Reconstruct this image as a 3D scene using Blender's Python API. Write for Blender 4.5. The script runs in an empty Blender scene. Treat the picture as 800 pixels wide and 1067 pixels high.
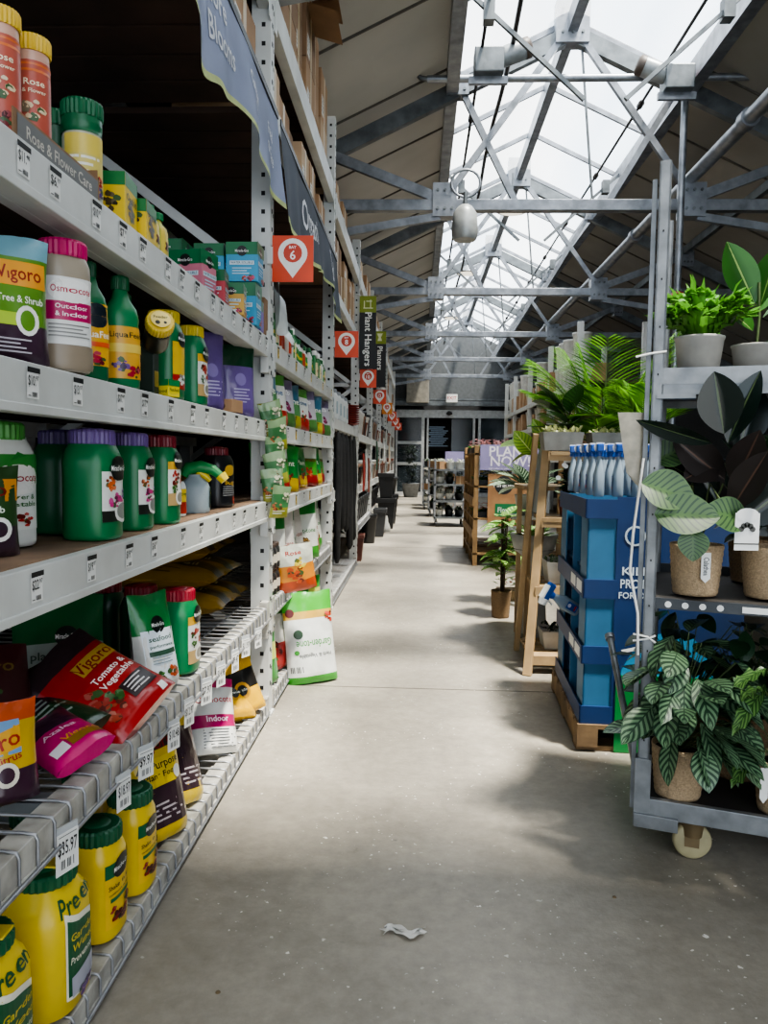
import bpy, math, random
from mathutils import Vector, Matrix, noise
random.seed(7)
R = math.radians
scn = bpy.context.scene
COL = scn.collection
V = Vector
# ------------------------------------------------------------------ camera
F = 800.0; HC = 1.15
v = V(((436-400)/F, (533.5-478)/F, -1)).normalized()
roll = R(0.8)
u = V((math.sin(roll), math.cos(roll), 0)); u.z = (u.x*v.x+u.y*v.y)/(-v.z); u.normalize()
rt = v.cross(u)
MC = Matrix((rt, v, u))            # camera axes -> world
cd = bpy.data.cameras.new('camera'); cam = bpy.data.objects.new('camera', cd); COL.objects.link(cam)
cd.sensor_fit = 'HORIZONTAL'; cd.sensor_width = 36; cd.lens = 36
M4 = MC.to_4x4(); M4.translation = V((0, 0, HC)); cam.matrix_world = M4
cd.clip_start = .05; cd.clip_end = 300
scn.camera = cam
C0 = V((0, 0, HC))
def ray(px, py): return MC @ V(((px-400)/F, (533.5-py)/F, -1))
def onX(px, py, X): d = ray(px, py); return C0 + d*(X/d.x)
def onY(px, py, Y): d = ray(px, py); return C0 + d*(Y/d.y)
def onZ(px, py, Z): d = ray(px, py); return C0 + d*((Z-HC)/d.z)

# ------------------------------------------------------------------ materials
MATS = {}
def lin(c):
    if isinstance(c, str):
        c = [int(c[i:i+2], 16)/255 for i in (0, 2, 4)]
    return [x/12.92 if x <= .04045 else ((x+.055)/1.055)**2.4 for x in c] + [1]
def mat(name, col, rough=.5, metal=0, vary=.12, scale=12, bump=0, col2=None, trans=0, spec=.5, emit=0, coat=0, alpha=1, bscale=None):
    if name in MATS: return MATS[name]
    m = bpy.data.materials.new(name); m.use_nodes = True; nt = m.node_tree; N = nt.nodes; L = nt.links
    b = N['Principled BSDF']; c = lin(col)
    b.inputs['Roughness'].default_value = rough; b.inputs['Metallic'].default_value = metal
    b.inputs['Specular IOR Level'].default_value = spec; b.inputs['Coat Weight'].default_value = coat
    b.inputs['Coat Roughness'].default_value = .15
    if alpha < 1: b.inputs['Alpha'].default_value = alpha
    tc = N.new('ShaderNodeTexCoord')
    nz = N.new('ShaderNodeTexNoise'); nz.inputs['Scale'].default_value = scale; nz.inputs['Detail'].default_value = 4
    L.new(tc.outputs['Object'], nz.inputs['Vector'])
    rp = N.new('ShaderNodeValToRGB'); L.new(nz.outputs['Fac'], rp.inputs['Fac'])
    c2 = lin(col2) if col2 else [x*(1-vary*2) for x in c[:3]]+[1]
    c1 = c if col2 else [min(1, x*(1+vary)) for x in c[:3]]+[1]
    rp.color_ramp.elements[0].position = .3; rp.color_ramp.elements[0].color = c2
    rp.color_ramp.elements[1].position = .7; rp.color_ramp.elements[1].color = c1
    L.new(rp.outputs['Color'], b.inputs['Base Color'])
    if emit:
        b.inputs['Emission Color'].default_value = c; b.inputs['Emission Strength'].default_value = emit
    if bump:
        bp = N.new('ShaderNodeBump'); bp.inputs['Strength'].default_value = bump; bp.inputs['Distance'].default_value = .01
        n2 = N.new('ShaderNodeTexNoise'); n2.inputs['Scale'].default_value = bscale or scale*3; n2.inputs['Detail'].default_value = 3
        L.new(tc.outputs['Object'], n2.inputs['Vector']); L.new(n2.outputs['Fac'], bp.inputs['Height']); L.new(bp.outputs['Normal'], b.inputs['Normal'])
    if trans:
        t = N.new('ShaderNodeBsdfTranslucent'); L.new(rp.outputs['Color'], t.inputs['Color'])
        mx = N.new('ShaderNodeMixShader'); mx.inputs['Fac'].default_value = trans
        L.new(b.outputs[0], mx.inputs[1]); L.new(t.outputs[0], mx.inputs[2]); L.new(mx.outputs[0], N['Material Output'].inputs['Surface'])
    MATS[name] = m; return m
_pc = {}
def P(hexc, rough=.35, **k):       # printed / moulded plastic by colour
    key = (hexc, rough, tuple(sorted(k.items())))
    if key not in _pc: _pc[key] = mat('printed_%s_%d' % (hexc, len(_pc)), hexc, rough, vary=.05, **k)
    return _pc[key]

# ------------------------------------------------------------------ mesh builder
class MB:
    def __init__(s): s.v = []; s.f = []; s.mi = []; s.sm = []; s.uv = {}
    def add(s, vs, fs, mi=0, sm=False, uv=None, M=None):
        o = len(s.v)
        s.v += [tuple((M @ V(p)) if M else p) for p in vs]
        for i, f in enumerate(fs):
            s.f.append([o+k for k in f]); s.mi.append(mi[i] if isinstance(mi, list) else mi); s.sm.append(sm)
        if uv:
            for i, t in enumerate(uv): s.uv[o+i] = t
        return s
    def box(s, c, d, mi=0, M=None):
        x, y, z = c; a, b, h = d[0]/2, d[1]/2, d[2]/2
        vs = [(x+i*a, y+j*b, z+k*h) for k in (-1, 1) for j in (-1, 1) for i in (-1, 1)]
        return s.add(vs, [(0, 2, 3, 1), (4, 5, 7, 6), (0, 1, 5, 4), (2, 6, 7, 3), (0, 4, 6, 2), (1, 3, 7, 5)], mi, False, None, M)
    def b2(s, a, b, mi=0, M=None):
        return s.box([(a[i]+b[i])/2 for i in range(3)], [abs(b[i]-a[i]) for i in range(3)], mi, M)
    def bar(s, p0, p1, w, h, mi=0, up=(0, 0, 1)):       # rectangular bar between two points
        p0, p1 = V(p0), V(p1); d = (p1-p0); n = d.normalized(); up = V(up)
        if abs(n.dot(up)) > .98: up = V((1, 0, 0))
        a = n.cross(up).normalized()*w/2; b = a.cross(n).normalized()*h/2
        vs = [p+i*a+j*b for p in (p0, p1) for i, j in ((-1, -1), (1, -1), (1, 1), (-1, 1))]
        return s.add(vs, [(3, 2, 1, 0), (4, 5, 6, 7), (0, 1, 5, 4), (1, 2, 6, 5), (2, 3, 7, 6), (3, 0, 4, 7)], mi)
    def cyl(s, p0, p1, r0, r1=None, n=12, mi=0, caps=True, sm=True):
        r1 = r0 if r1 is None else r1
        p0, p1 = V(p0), V(p1); d = (p1-p0).normalized(); up = V((0, 0, 1)) if abs(d.z) < .9 else V((1, 0, 0))
        a = d.cross(up).normalized(); b = d.cross(a)
        vs = [p+(a*math.cos(t)+b*math.sin(t))*r for p, r in ((p0, r0), (p1, r1)) for t in [2*math.pi*i/n for i in range(n)]]
        s.add(vs, [(i, (i+1) % n, n+(i+1) % n, n+i) for i in range(n)], mi, sm)
        if caps:
            if r0 > 1e-6: s.add(vs[:n], [list(range(n))[::-1]], mi)
            if r1 > 1e-6: s.add(vs[n:], [list(range(n))], mi)
        return s
    def tube(s, pts, r, n=8, mi=0, caps=True):
        pts = [V(p) for p in pts]; rings = []
        a = None
        for i, p in enumerate(pts):
            d = (pts[min(i+1, len(pts)-1)]-pts[max(i-1, 0)]).normalized()
            if a is None: a = d.orthogonal().normalized()
            a = (a-d*a.dot(d)).normalized(); b = d.cross(a)
            rr = r[i] if isinstance(r, (list, tuple)) else r
            rings.append([p+(a*math.cos(2*math.pi*k/n)+b*math.sin(2*math.pi*k/n))*rr for k in range(n)])
        return s.loft(rings, mi, True, caps)
    def loft(s, rings, mi=0, sm=True, caps=True):
        n = len(rings[0]); vs = [p for r in rings for p in r]
        fs = []; mis = []
        for j in range(len(rings)-1):
            for i in range(n):
                fs.append((j*n+i, j*n+(i+1) % n, (j+1)*n+(i+1) % n, (j+1)*n+i)); mis.append(mi[j] if isinstance(mi, list) else mi)
        s.add(vs, fs, mis, sm)
        m0 = mi[0] if isinstance(mi, list) else mi; m1 = mi[-1] if isinstance(mi, list) else mi
        if caps:
            s.add(rings[0], [list(range(n))[::-1]], m0); s.add(rings[-1], [list(range(n))], m1)
        return s
    def lathe(s, prof, n=20, c=(0, 0, 0), mi=0, sm=True, caps=True, ridge=0):
        rings = [[(c[0]+(r*(1-(ridge if (k % 2) else 0)))*math.cos(2*math.pi*k/n), c[1]+(r*(1-(ridge if (k % 2) else 0)))*math.sin(2*math.pi*k/n), c[2]+z) for k in range(n)] for r, z in prof]
        return s.loft(rings, mi, sm, caps)
    def grid(s, fn, nu, nv, colfn=None, sm=True, mi=0, uvs=False):
        vs = []; uv = []
        for j in range(nv+1):
            for i in range(nu+1):
                vs.append(fn(i/nu, j/nv)); uv.append((i/nu, j/nv))
        fs = []; mis = []
        for j in range(nv):
            for i in range(nu):
                a = j*(nu+1)+i; fs.append((a, a+1, a+nu+2, a+nu+1))
                mis.append(colfn((i+.5)/nu, (j+.5)/nv) if colfn else mi)
        return s.add(vs, fs, mis, sm, uv if uvs else None)
    def build(s, name, mats, parent=None, loc=None, rot=None, bevel=0, sub=0):
        me = bpy.data.meshes.new(name); me.from_pydata(s.v, [], s.f)
        if not isinstance(mats, (list, tuple)): mats = [mats]
        for m in mats: me.materials.append(m)
        me.polygons.foreach_set('material_index', s.mi); me.polygons.foreach_set('use_smooth', s.sm)
        if s.uv:
            ul = me.uv_layers.new(name='UVMap')
            for lp in me.loops: ul.data[lp.index].uv = s.uv.get(lp.vertex_index, (0, 0))
        me.update()
        o = bpy.data.objects.new(name, me); COL.objects.link(o)
        if parent is not None: o.parent = parent
        if loc is not None: o.location = loc
        if rot is not None: o.rotation_euler = rot
        if bevel:
            b = o.modifiers.new('Bevel', 'BEVEL'); b.width = bevel; b.segments = 2; b.limit_method = 'ANGLE'; b.angle_limit = R(50)
        if sub:
            b = o.modifiers.new('Sub', 'SUBSURF'); b.levels = sub; b.render_levels = sub
        return o
def tag(o, label, cat=None, group=None):
    o['label'] = label
    if cat: o['category'] = cat
    if group: o['group'] = group
    return o
def thing(name, label, cat, loc=(0, 0, 0), rz=0, group=None):
    o = bpy.data.objects.new(name, None); COL.objects.link(o); o.location = loc
    o.rotation_euler = rz if isinstance(rz, (tuple, list)) else (0, 0, rz)
    o.empty_display_size = .1
    return tag(o, label, cat, group)
KIDS = {}
def kids(o): return [c for c in COL.objects if c.parent == o]
def dup(root, loc, rz=0, label=None, scale=1, group=None):
    r = root.copy(); COL.objects.link(r); r.location = loc
    r.rotation_euler = rz if isinstance(rz, (tuple, list)) else (0, 0, rz); r.scale = (scale,)*3
    if label: r['label'] = label
    if group: r['group'] = group
    for ch in list(kids(root)):
        c = ch.copy(); COL.objects.link(c); c.parent = r
        for g in list(kids(ch)):
            d = g.copy(); COL.objects.link(d); d.parent = c
    return r
def struct(o): o['kind'] = 'structure'; return o

# text as mesh data, mapped through a surface function S(u, v) -> point
_tx = {}
def textdata(body):
    if body in _tx: return _tx[body]
    cu = bpy.data.curves.new('t', 'FONT'); cu.body = body; cu.align_x = 'CENTER'; cu.align_y = 'CENTER'; cu.size = 1; cu.resolution_u = 2
    cu.offset = .012
    o = bpy.data.objects.new('t', cu); COL.objects.link(o)
    dg = bpy.context.evaluated_depsgraph_get(); me = o.evaluated_get(dg).to_mesh()
    vs = [(p.co.x, p.co.y) for p in me.vertices]; fs = [list(q.vertices) for q in me.polygons]
    o.evaluated_get(dg).to_mesh_clear(); bpy.data.objects.remove(o); bpy.data.curves.remove(cu)
    xs = [a for a, b in vs] or [0]; w = max(xs)-min(xs); cx = (max(xs)+min(xs))/2
    vs = [(a-cx, b) for a, b in vs]
    _tx[body] = (vs, fs, w or 1); return _tx[body]
def text(mb, S, body, u, vv, h, mi, w=None, rot=0):
    vs, fs, tw = textdata(body); sx = h if w is None else min(h*1.3, w/tw)
    c, s_ = math.cos(rot), math.sin(rot)
    mb.add([S(u+a*sx*c-b*h*s_, vv+a*sx*s_+b*h*c) for a, b in vs], fs, mi)
def plane(o, ux, uy):       # flat surface function
    o, ux, uy = V(o), V(ux), V(uy)
    return lambda a, b: o+ux*a+uy*b
def disc(mb, S, u, vv, r, mi, n=14, ry=None):
    ry = ry or r
    mb.add([S(u+r*math.cos(2*math.pi*k/n), vv+ry*math.sin(2*math.pi*k/n)) for k in range(n)], [list(range(n))], mi)
def patch(mb, S, u0, v0, u1, v1, mi, n=1, m=1):
    mb.grid(lambda a, b: S(u0+(u1-u0)*a, v0+(v1-v0)*b), n, m, mi=mi, sm=(n > 1))
# ------------------------------------------------------------------ shared materials
STEEL = mat('galvanised_steel', '90949a', .42, .75, .18, 9, bump=.15)
STEEL_D = mat('weathered_steel', '767b7e', .5, .7, .2, 7, bump=.15)
DARKROD = mat('dark_steel_rod', '2e2b2a', .5, .5)
WHITE_RACK = mat('white_rack_paint', 'd3d5d2', .42, 0, .06, 5, col2='b9bab6', bump=.05)
DIRTY = mat('worn_rack_paint', 'c2c0b8', .5, 0, .1, 14, col2='86827a', bump=.1)
BLACK = mat('black_hole', '0b0b0c', .7)
BLK = mat('black_plastic', '17181a', .4)
WIRE = mat('wire_grey', '9c9da0', .38, .6, .12, 20)
WOOD_DK = mat('dark_plank', '4a372c', .75, 0, .25, 3)
WOOD = mat('pine_wood', 'ab8f68', .65, 0, .18, 6)
WOOD2 = mat('fir_slat', '94764f', .65, 0, .2, 6)
PALLET = mat('pallet_wood', '836a4c', .8, 0, .25, 7, bump=.3)
CARDB = mat('cardboard', 'a17f5e', .8, 0, .08, 5, bump=.05)
CARDB2 = mat('cardboard_dark', '86684c', .8, 0, .08, 5)
CARDB3 = mat('cardboard_pale', 'b99d7e', .8, 0, .06, 5)
WPAPER = mat('white_paper', 'e6e6e2', .55, 0, .03)
INK = mat('black_ink', '121212', .6, 0, 0)
# floor
def floor_mat():
    m = bpy.data.materials.new('worn_concrete'); m.use_nodes = True; nt = m.node_tree; N = nt.nodes; L = nt.links; b = N['Principled BSDF']
    tc = N.new('ShaderNodeTexCoord')
    def nz(sc, det=5, rough=.6):
        n = N.new('ShaderNodeTexNoise'); n.inputs['Scale'].default_value = sc; n.inputs['Detail'].default_value = det; n.inputs['Roughness'].default_value = rough
        L.new(tc.outputs['Object'], n.inputs['Vector']); return n
    def ramp(src, a, ca, bb, cb):
        r = N.new('ShaderNodeValToRGB'); r.color_ramp.elements[0].position = a; r.color_ramp.elements[0].color = ca
        r.color_ramp.elements[1].position = bb; r.color_ramp.elements[1].color = cb; L.new(src, r.inputs['Fac']); return r
    def mix(f, a, bb, typ='MIX'):
        x = N.new('ShaderNodeMix'); x.data_type = 'RGBA'; x.blend_type = typ
        if isinstance(f, float): x.inputs[0].default_value = f
        else: L.new(f, x.inputs[0])
        for s, k in ((a, 6), (bb, 7)):
            if isinstance(s, list): x.inputs[k].default_value = s
            else: L.new(s, x.inputs[k])
        return x.outputs[2]
    base = ramp(nz(.9).outputs['Fac'], .32, lin('7d776d'), .7, lin('aea698'))
    fine = ramp(nz(22, 6, .7).outputs['Fac'], .3, [.72, .72, .72, 1], .7, [1.1, 1.1, 1.1, 1])
    c = mix(.8, base.outputs['Color'], fine.outputs['Color'], 'MULTIPLY')
    sp = nz(55, 2, .5); n2 = nz(3, 2)
    spk = ramp(sp.outputs['Fac'], .678, [0, 0, 0, 1], .71, [1, 1, 1, 1])
    gate = ramp(n2.outputs['Fac'], .46, [0, 0, 0, 1], .6, [1, 1, 1, 1])
    g = mix(1.0, spk.outputs['Color'], gate.outputs['Color'], 'MULTIPLY')
    c = mix(g, c, lin('e6e2da'))
    dk = ramp(nz(14, 3).outputs['Fac'], .70, [0, 0, 0, 1], .78, [.6, .6, .6, 1])
    c = mix(dk.outputs['Color'], c, lin('4d4a46'))
    L.new(c, b.inputs['Base Color'])
    rr = N.new('ShaderNodeMapRange'); rr.inputs[3].default_value = .3; rr.inputs[4].default_value = .62
    L.new(nz(2.5).outputs['Fac'], rr.inputs[0]); L.new(rr.outputs[0], b.inputs['Roughness'])
    bp = N.new('ShaderNodeBump'); bp.inputs['Strength'].default_value = .12; bp.inputs['Distance'].default_value = .01
    L.new(nz(60, 4).outputs['Fac'], bp.inputs['Height']); L.new(bp.outputs['Normal'], b.inputs['Normal'])
    return m
struct(MB().b2((-2.8, -3, -.1), (6, 30, 0)).build('floor', floor_mat()))
JOINT = mat('joint_filler', '5a564f', .8)
for i, y in enumerate((3.78, 9.9, 16.1)):
    struct(MB().b2((-.6, y, 0), (5.9, y+.007, .0012)).build('trim_%d' % (i+1), JOINT))
# ------------------------------------------------------------------ roof shell
XR, ZR, SL = 1.32, 5.18, .476
def roofz(x): return ZR-SL*abs(x-XR)
ROOF = mat('lit_roof_panel', 'a9a7a1', .8, 0, .06, 1.5, trans=.2)  # left slope coloured lighter, as if catching bounce from the skylight
ROOFR = mat('shaded_roof_panel', '918e88', .8, 0, .08, 1.5, trans=.1)  # same panels in a darker colour that stands for shade on the right slope
ROOF_SEAM = mat('roof_seam', '5e5a54', .8)
mb = MB()
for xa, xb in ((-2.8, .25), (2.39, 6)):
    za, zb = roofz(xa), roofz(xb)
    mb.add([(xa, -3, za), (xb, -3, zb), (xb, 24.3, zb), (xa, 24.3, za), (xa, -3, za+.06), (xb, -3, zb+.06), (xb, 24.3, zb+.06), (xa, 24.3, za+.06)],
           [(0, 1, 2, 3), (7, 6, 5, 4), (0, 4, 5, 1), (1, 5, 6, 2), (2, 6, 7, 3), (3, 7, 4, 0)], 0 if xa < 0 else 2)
    y = -2.6
    while y < 24:
        mb.bar((xa, y, za-.006), (xb, y, zb-.006), .018, .02, 1); y += 1.22
# unseen opaque cover added over the near skylight to shade the foreground floor
for xa, xb in ((.25, XR), (XR, 2.39)):
    mb.add([(xa, -3, roofz(xa)), (xb, -3, roofz(xb)), (xb, 1.2, roofz(xb)), (xa, 1.2, roofz(xa))], [(0, 1, 2, 3)])
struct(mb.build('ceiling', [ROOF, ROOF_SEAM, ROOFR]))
def glass():
    m = bpy.data.materials.new('skylight_glass'); m.use_nodes = True; N = m.node_tree.nodes; L = m.node_tree.links
    N.remove(N['Principled BSDF'])
    t = N.new('ShaderNodeBsdfTransparent'); t.inputs[0].default_value = (.93, .96, .97, 1)
    g = N.new('ShaderNodeBsdfGlossy'); g.inputs['Roughness'].default_value = .05
    tl = N.new('ShaderNodeBsdfTranslucent'); tl.inputs[0].default_value = (.9, .93, .95, 1)
    m1 = N.new('ShaderNodeMixShader'); m1.inputs[0].default_value = .06; L.new(t.outputs[0], m1.inputs[1]); L.new(g.outputs[0], m1.inputs[2])
    m2 = N.new('ShaderNodeMixShader'); 
    nz = N.new('ShaderNodeTexNoise'); nz.inputs['Scale'].default_value = 2; r = N.new('ShaderNodeMapRange'); r.inputs[3].default_value = .12; r.inputs[4].default_value = .4
    L.new(nz.outputs['Fac'], r.inputs[0]); L.new(r.outputs[0], m2.inputs[0])
    L.new(m1.outputs[0], m2.inputs[1]); L.new(tl.outputs[0], m2.inputs[2]); L.new(m2.outputs[0], N['Material Output'].inputs[0])
    return m
GL = glass()
for i, (xa, xb) in enumerate(((.25, XR), (XR, 2.39))):
    struct(MB().add([(xa, 1.2, roofz(xa)+.01), (xb, 1.2, roofz(xb)+.01), (xb, 24.3, roofz(xb)+.01), (xa, 24.3, roofz(xa)+.01)], [(0, 1, 2, 3)]).build('window_%d' % (i+1), GL))
mb = MB()
y = 1.3
while y < 24.2:
    for xa in (.25, 2.39): mb.bar((xa, y, roofz(xa)-.01), (XR, y, ZR-.01), .035, .05)
    y += 1.22
struct(mb.build('trim_4', STEEL))
WALL_D = mat('dark_wall_sheet', '2e2f31', .8)
WALL_M = mat('grey_gable_sheet', '55585a', .7)
def shell(nm, a, b, m): return struct(MB().b2(a, b).build(nm, m))
shell('wall_left', (-2.9, -3, 0), (-2.8, 24.3, 3.4), WALL_D)
shell('wall_right', (6, -3, 0), (6.1, 24.3, 3.2), WALL_D)
# end wall with the doorway opening
EY = 24.0
mb = MB()
mb.b2((-2.8, EY, 0), (-.72, EY+.1, 2.75)); mb.b2((3.1, EY, 0), (6, EY+.1, 2.75)); mb.b2((-2.8, EY, 2.62), (6, EY+.1, 3.0), 0)
mb.add([(-2.8, EY, 3.0), (6, EY, 3.0), (6, EY, roofz(6)), (2.39, EY, roofz(2.39)), (XR, EY, ZR), (.25, EY, roofz(.25)), (-2.8, EY, roofz(-2.8))], [tuple(range(7))], 1)
struct(mb.build('wall_back', [WALL_D, WALL_M]))
# vestibule beyond
mb = MB(); mb.b2((-1.6, 29, 0), (4, 29.1, 3)); mb.b2((-1.7, EY+.1, 0), (-1.6, 29, 3)); mb.b2((4, EY+.1, 0), (4.1, 29, 3)); mb.b2((-1.7, EY+.1, 3), (4.1, 29.1, 3.1))
struct(mb.build('wall_vestibule', mat('vestibule_dark', '1a1c20', .7)))
# door assembly
FR = mat('aluminium_frame', 'b4b7b8', .4, .3)
PANE = mat('door_glass', '39434a', .08, 0, .1, alpha=.45)
t = thing('storefront_door', 'open automatic sliding storefront door with aluminium frame at the far end of the aisle', 'door', (0, EY, 0)); 
mb = MB(); mb.b2((-.72, -.12, 2.42), (3.1, -.02, 2.66)); mb.build('header', FR, t)
mb = MB()
for xa, xb in ((-.72, -.66), (.08, .17), (.24, .3), (1.66, 1.73), (1.82, 1.9), (3.02, 3.1)): mb.b2((xa, -.1, 0), (xb, -.02, 2.42))
for z in (.95, 1.6): mb.b2((-.66, -.09, z), (.08, -.03, z+.09))
mb.b2((1.9, -.09, 1.0), (3.02, -.03, 1.08)); mb.b2((-.66, -.09, 0), (.08, -.03, .12)); mb.b2((1.9, -.09, 0), (3.02, -.03, .12))
mb.build('frame', FR, t)
MB().b2((-.66, -.07, .1), (.08, -.06, 2.42)).build('side_light', PANE, t)
MB().b2((1.9, -.07, .1), (3.02, -.06, 2.42)).build('side_light', PANE, t)
MB().b2((1.0, -.05, .05), (1.66, -.04, 2.4)).build('sliding_panel', PANE, t)
MB().lathe([(.02, 0), (.09, .02), (.1, .07), (.04, .12)], 12, (.92, -.16, 2.5)).build('motion_sensor', BLK, t)
mb = MB(); mb.b2((-2.8, -.3, 2.78), (5.9, -.1, 2.92)); mb.b2((-.9, -.22, 2.95), (3.4, -.1, 3.0))
tag(mb.build('wall_beam', STEEL_D, None, (0, EY, 0)), 'grey steel beam across the end wall above the storefront door', 'beam')
t = thing('louvre_window', 'dark louvred window glowing pale blue inside the doorway at the aisle end', 'window', (.62, 28.9, 0))
mb = MB(); mb.b2((-.42, -.04, 1.45), (.62, 0, 2.5)); mb.build('frame', BLK, t)
mb = MB()
for k in range(11): mb.b2((-.28 + .05*(k % 3), -.08, 1.62+k*.07), (.46-.06*((k*7) % 4), -.05, 1.655+k*.07))
mb.build('louvre', mat('pale_blue_slat', '8fa3b5', .5, emit=.25), t)
# ------------------------------------------------------------------ trusses
def make_truss():
    t = thing('roof_truss', '', 'truss', (0, 7.32, -.07), 0, 'galvanised roof trusses over the aisle')
    MB().b2((-2.75, -.05, 3.51), (5.0, .05, 3.61)).build('bottom_chord', STEEL, t, bevel=.006)
    MB().bar((-2.8, 0, roofz(-2.8)-.1), (1.25, 0, roofz(1.25)-.1), .08, .14, 0).build('rafter', STEEL_D, t)
    MB().bar((5.9, 0, roofz(5.9)-.1), (1.39, 0, roofz(1.39)-.1), .08, .14, 0).build('rafter', STEEL_D, t)
    for a, b, w in (((1.24, 5.05), (.2, 3.62), .055), ((1.4, 5.05), (2.45, 3.62), .055), ((.32, 4.62), (.88, 3.53), .055), ((2.3, 4.62), (1.66, 3.53), .055),
                    ((-.95, 4.05), (.1, 3.64), .09), ((3.6, 4.05), (2.52, 3.64), .09), ((-1.0, 3.27), (.16, 3.46), .07), ((3.7, 3.27), (2.5, 3.46), .07)):
        MB().bar((a[0], -.02, a[1]), (b[0], -.02, b[1]), .05, w).build('web_member', STEEL, t)
    MB().cyl((1.42, .02, 5.0), (1.56, .02, 3.6), .012).build('hanger_rod', STEEL_D, t)
    for x, z, w, h in ((XR, 5.17, .3, .38), (.2, 3.6, .22, .3), (2.45, 3.6, .22, .3), (.3, 4.63, .2, .2), (2.33, 4.63, .2, .2), (-1.0, 4.03, .16, .24), (3.64, 4.03, .16, .24)):
        g = MB(); g.b2((x-w/2, -.075, z-h/2), (x+w/2, .07, z+h/2))
        for i in range(3):
            for j in range(2):
                px, pz = x+(i-1)*w*.3, z+(j-.5)*h*.55
                g.cyl((px, -.09, pz), (px, -.075, pz), .014, n=6, mi=1)
        g.build('gusset_plate', [STEEL, STEEL_D], t)
    return t
tr = make_truss(); ords = ['nearest visible', 'second', 'third', 'fourth', 'fifth']
del tr['group']
tr['label'] = 'nearest steel roof truss whose chord crosses the top of the skylight view'
for k in range(1, 5):
    dup(tr, (0, 7.32+3.66*k, -.07), 0, '%s galvanised steel roof truss counting away from the camera' % ords[k])
t0 = dup(tr, (0, 3.66, -.07), 0, 'grey steel truss whose lower arm cuts the top left corner above the racks')
def beam(nm, a, b, w, h, m, lab): return tag(MB().bar(a, b, w, h).build(nm, m), lab, 'beam')
beam('ridge_purlin', (XR, -2.9, ZR-.1), (XR, 23.9, ZR-.1), .09, .16, STEEL, 'long steel ridge beam running along the peak of the skylight')
beam('eave_purlin', (.25, -2.9, roofz(.25)-.1), (.25, 23.9, roofz(.25)-.1), .11, .2, STEEL, 'long steel beam along the left edge of the skylight')
beam('eave_purlin', (2.39, -2.9, roofz(2.39)-.1), (2.39, 23.9, roofz(2.39)-.1), .11, .2, STEEL, 'long steel beam along the right edge of the skylight')
beam('side_purlin', (-1.0, -2.9, roofz(-1)-.05), (-1.0, 23.9, roofz(-1)-.05), .06, .1, STEEL_D, 'dark steel purlin under the beige roof left of the skylight')
beam('side_purlin', (3.6, -2.9, roofz(3.6)-.05), (3.6, 23.9, roofz(3.6)-.05), .06, .1, STEEL_D, 'dark steel purlin under the roof right of the skylight')
for x, z, r, lab in ((.46, 4.5, .014, 'thin dark vent drive shaft running along the left side of the skylight'), (2.1, 4.62, .014, 'thin dark vent drive shaft running along the right side of the skylight')):
    mb = MB(); mb.cyl((x, 3, z), (x, 23.5, z), r)
    for k in range(9): mb.cyl((x, 4+k*1.9, z), (x, 4.08+k*1.9, z), .03)
    tag(mb.build('drive_shaft', DARKROD), lab, 'shaft')
mb = MB(); mb.tube([(.7+.012*math.sin(k*.9), 2.5+k*.5, 4.54+.012*math.cos(k)) for k in range(42)], .02, 6)
tag(mb.build('cable_conduit', DARKROD), 'dark sagging cable bundle running under the skylight left of the ridge', 'cable')
mb = MB()
n = 0
for k in range(6):
    y = 5.9+3.66*k
    for s, lab in ((-1, 'left'), (1, 'right')):
        mb = MB(); X = lambda d: XR+s*d
        mb.bar((X(1.05), y, 4.6), (X(.15), y, 3.8), .03, .03); mb.b2((X(.86)-.04, y-.05, 4.35), (X(.86)+.04, y+.05, 4.5))
        tag(mb.build('vent_rack_arm', STEEL_D), 'thin grey vent rack arm, number %s from the camera on the %s of the skylight' % (['one', 'two', 'three', 'four', 'five', 'six'][k], lab), 'vent arm')
for (x, y, s, lab) in ((.52, 6.6, 1, 'grey vent motor with cylindrical housing on left of the skylight beside the cross pipe'), (2.15, 6.9, -1, 'grey vent motor with ribbed housing on right of the skylight beside the cross pipe')):
    t = thing('vent_motor', lab, 'motor', (x, y, 4.4))
    MB().b2((-.12, -.1, -.1), (.12, .1, .1)).build('gearbox', STEEL_D, t, bevel=.01)
    m2 = MB(); m2.lathe([(.075, -.02), (.08, .02), (.08, .2), (.07, .22)], 18); o = m2.build('motor_housing', mat('motor_grey', '8f9496', .4, .3), t, (s*.1, 0, .05), (0, s*R(70), 0))
    MB().lathe([(.083, 0), (.083, .045), (.06, .06)], 18).build('end_cap', mat('motor_cap', '4b4038', .5), o, (0, 0, .2))
    MB().b2((-.16, -.02, -.16), (.16, .02, -.1)).build('bracket', STEEL, t)
# cross pipe with hooks
t = thing('cross_pipe', 'horizontal galvanised pipe with turned-up ends across the skylight', 'pipe', (0, 7.05, 4.5))
MB().cyl((.02, 0, 0), (2.95, 0, 0), .032).build('pipe', STEEL, t)
for x, s in ((.02, -1), (2.95, 1)): MB().tube([(x, 0, 0), (x+s*.06, 0, .01), (x+s*.09, 0, .05), (x+s*.1, 0, .14)], .022).build('elbow', STEEL_D, t)
RED = mat('red_fitting', '8f3a26', .45)
t = thing('sprinkler_riser', 'vertical galvanised sprinkler riser with rust red fittings rising to the cross pipe', 'pipe', (2.27, 7.05, 0))
MB().cyl((0, 0, 0), (0, 0, 4.44), .03).build('pipe', STEEL, t)
for z in (4.48, 2.6): MB().lathe([(.035, -.06), (.055, -.05), (.06, 0), (.055, .05), (.035, .06)], 12, (0, 0, z)).build('fitting', RED, t)
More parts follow.
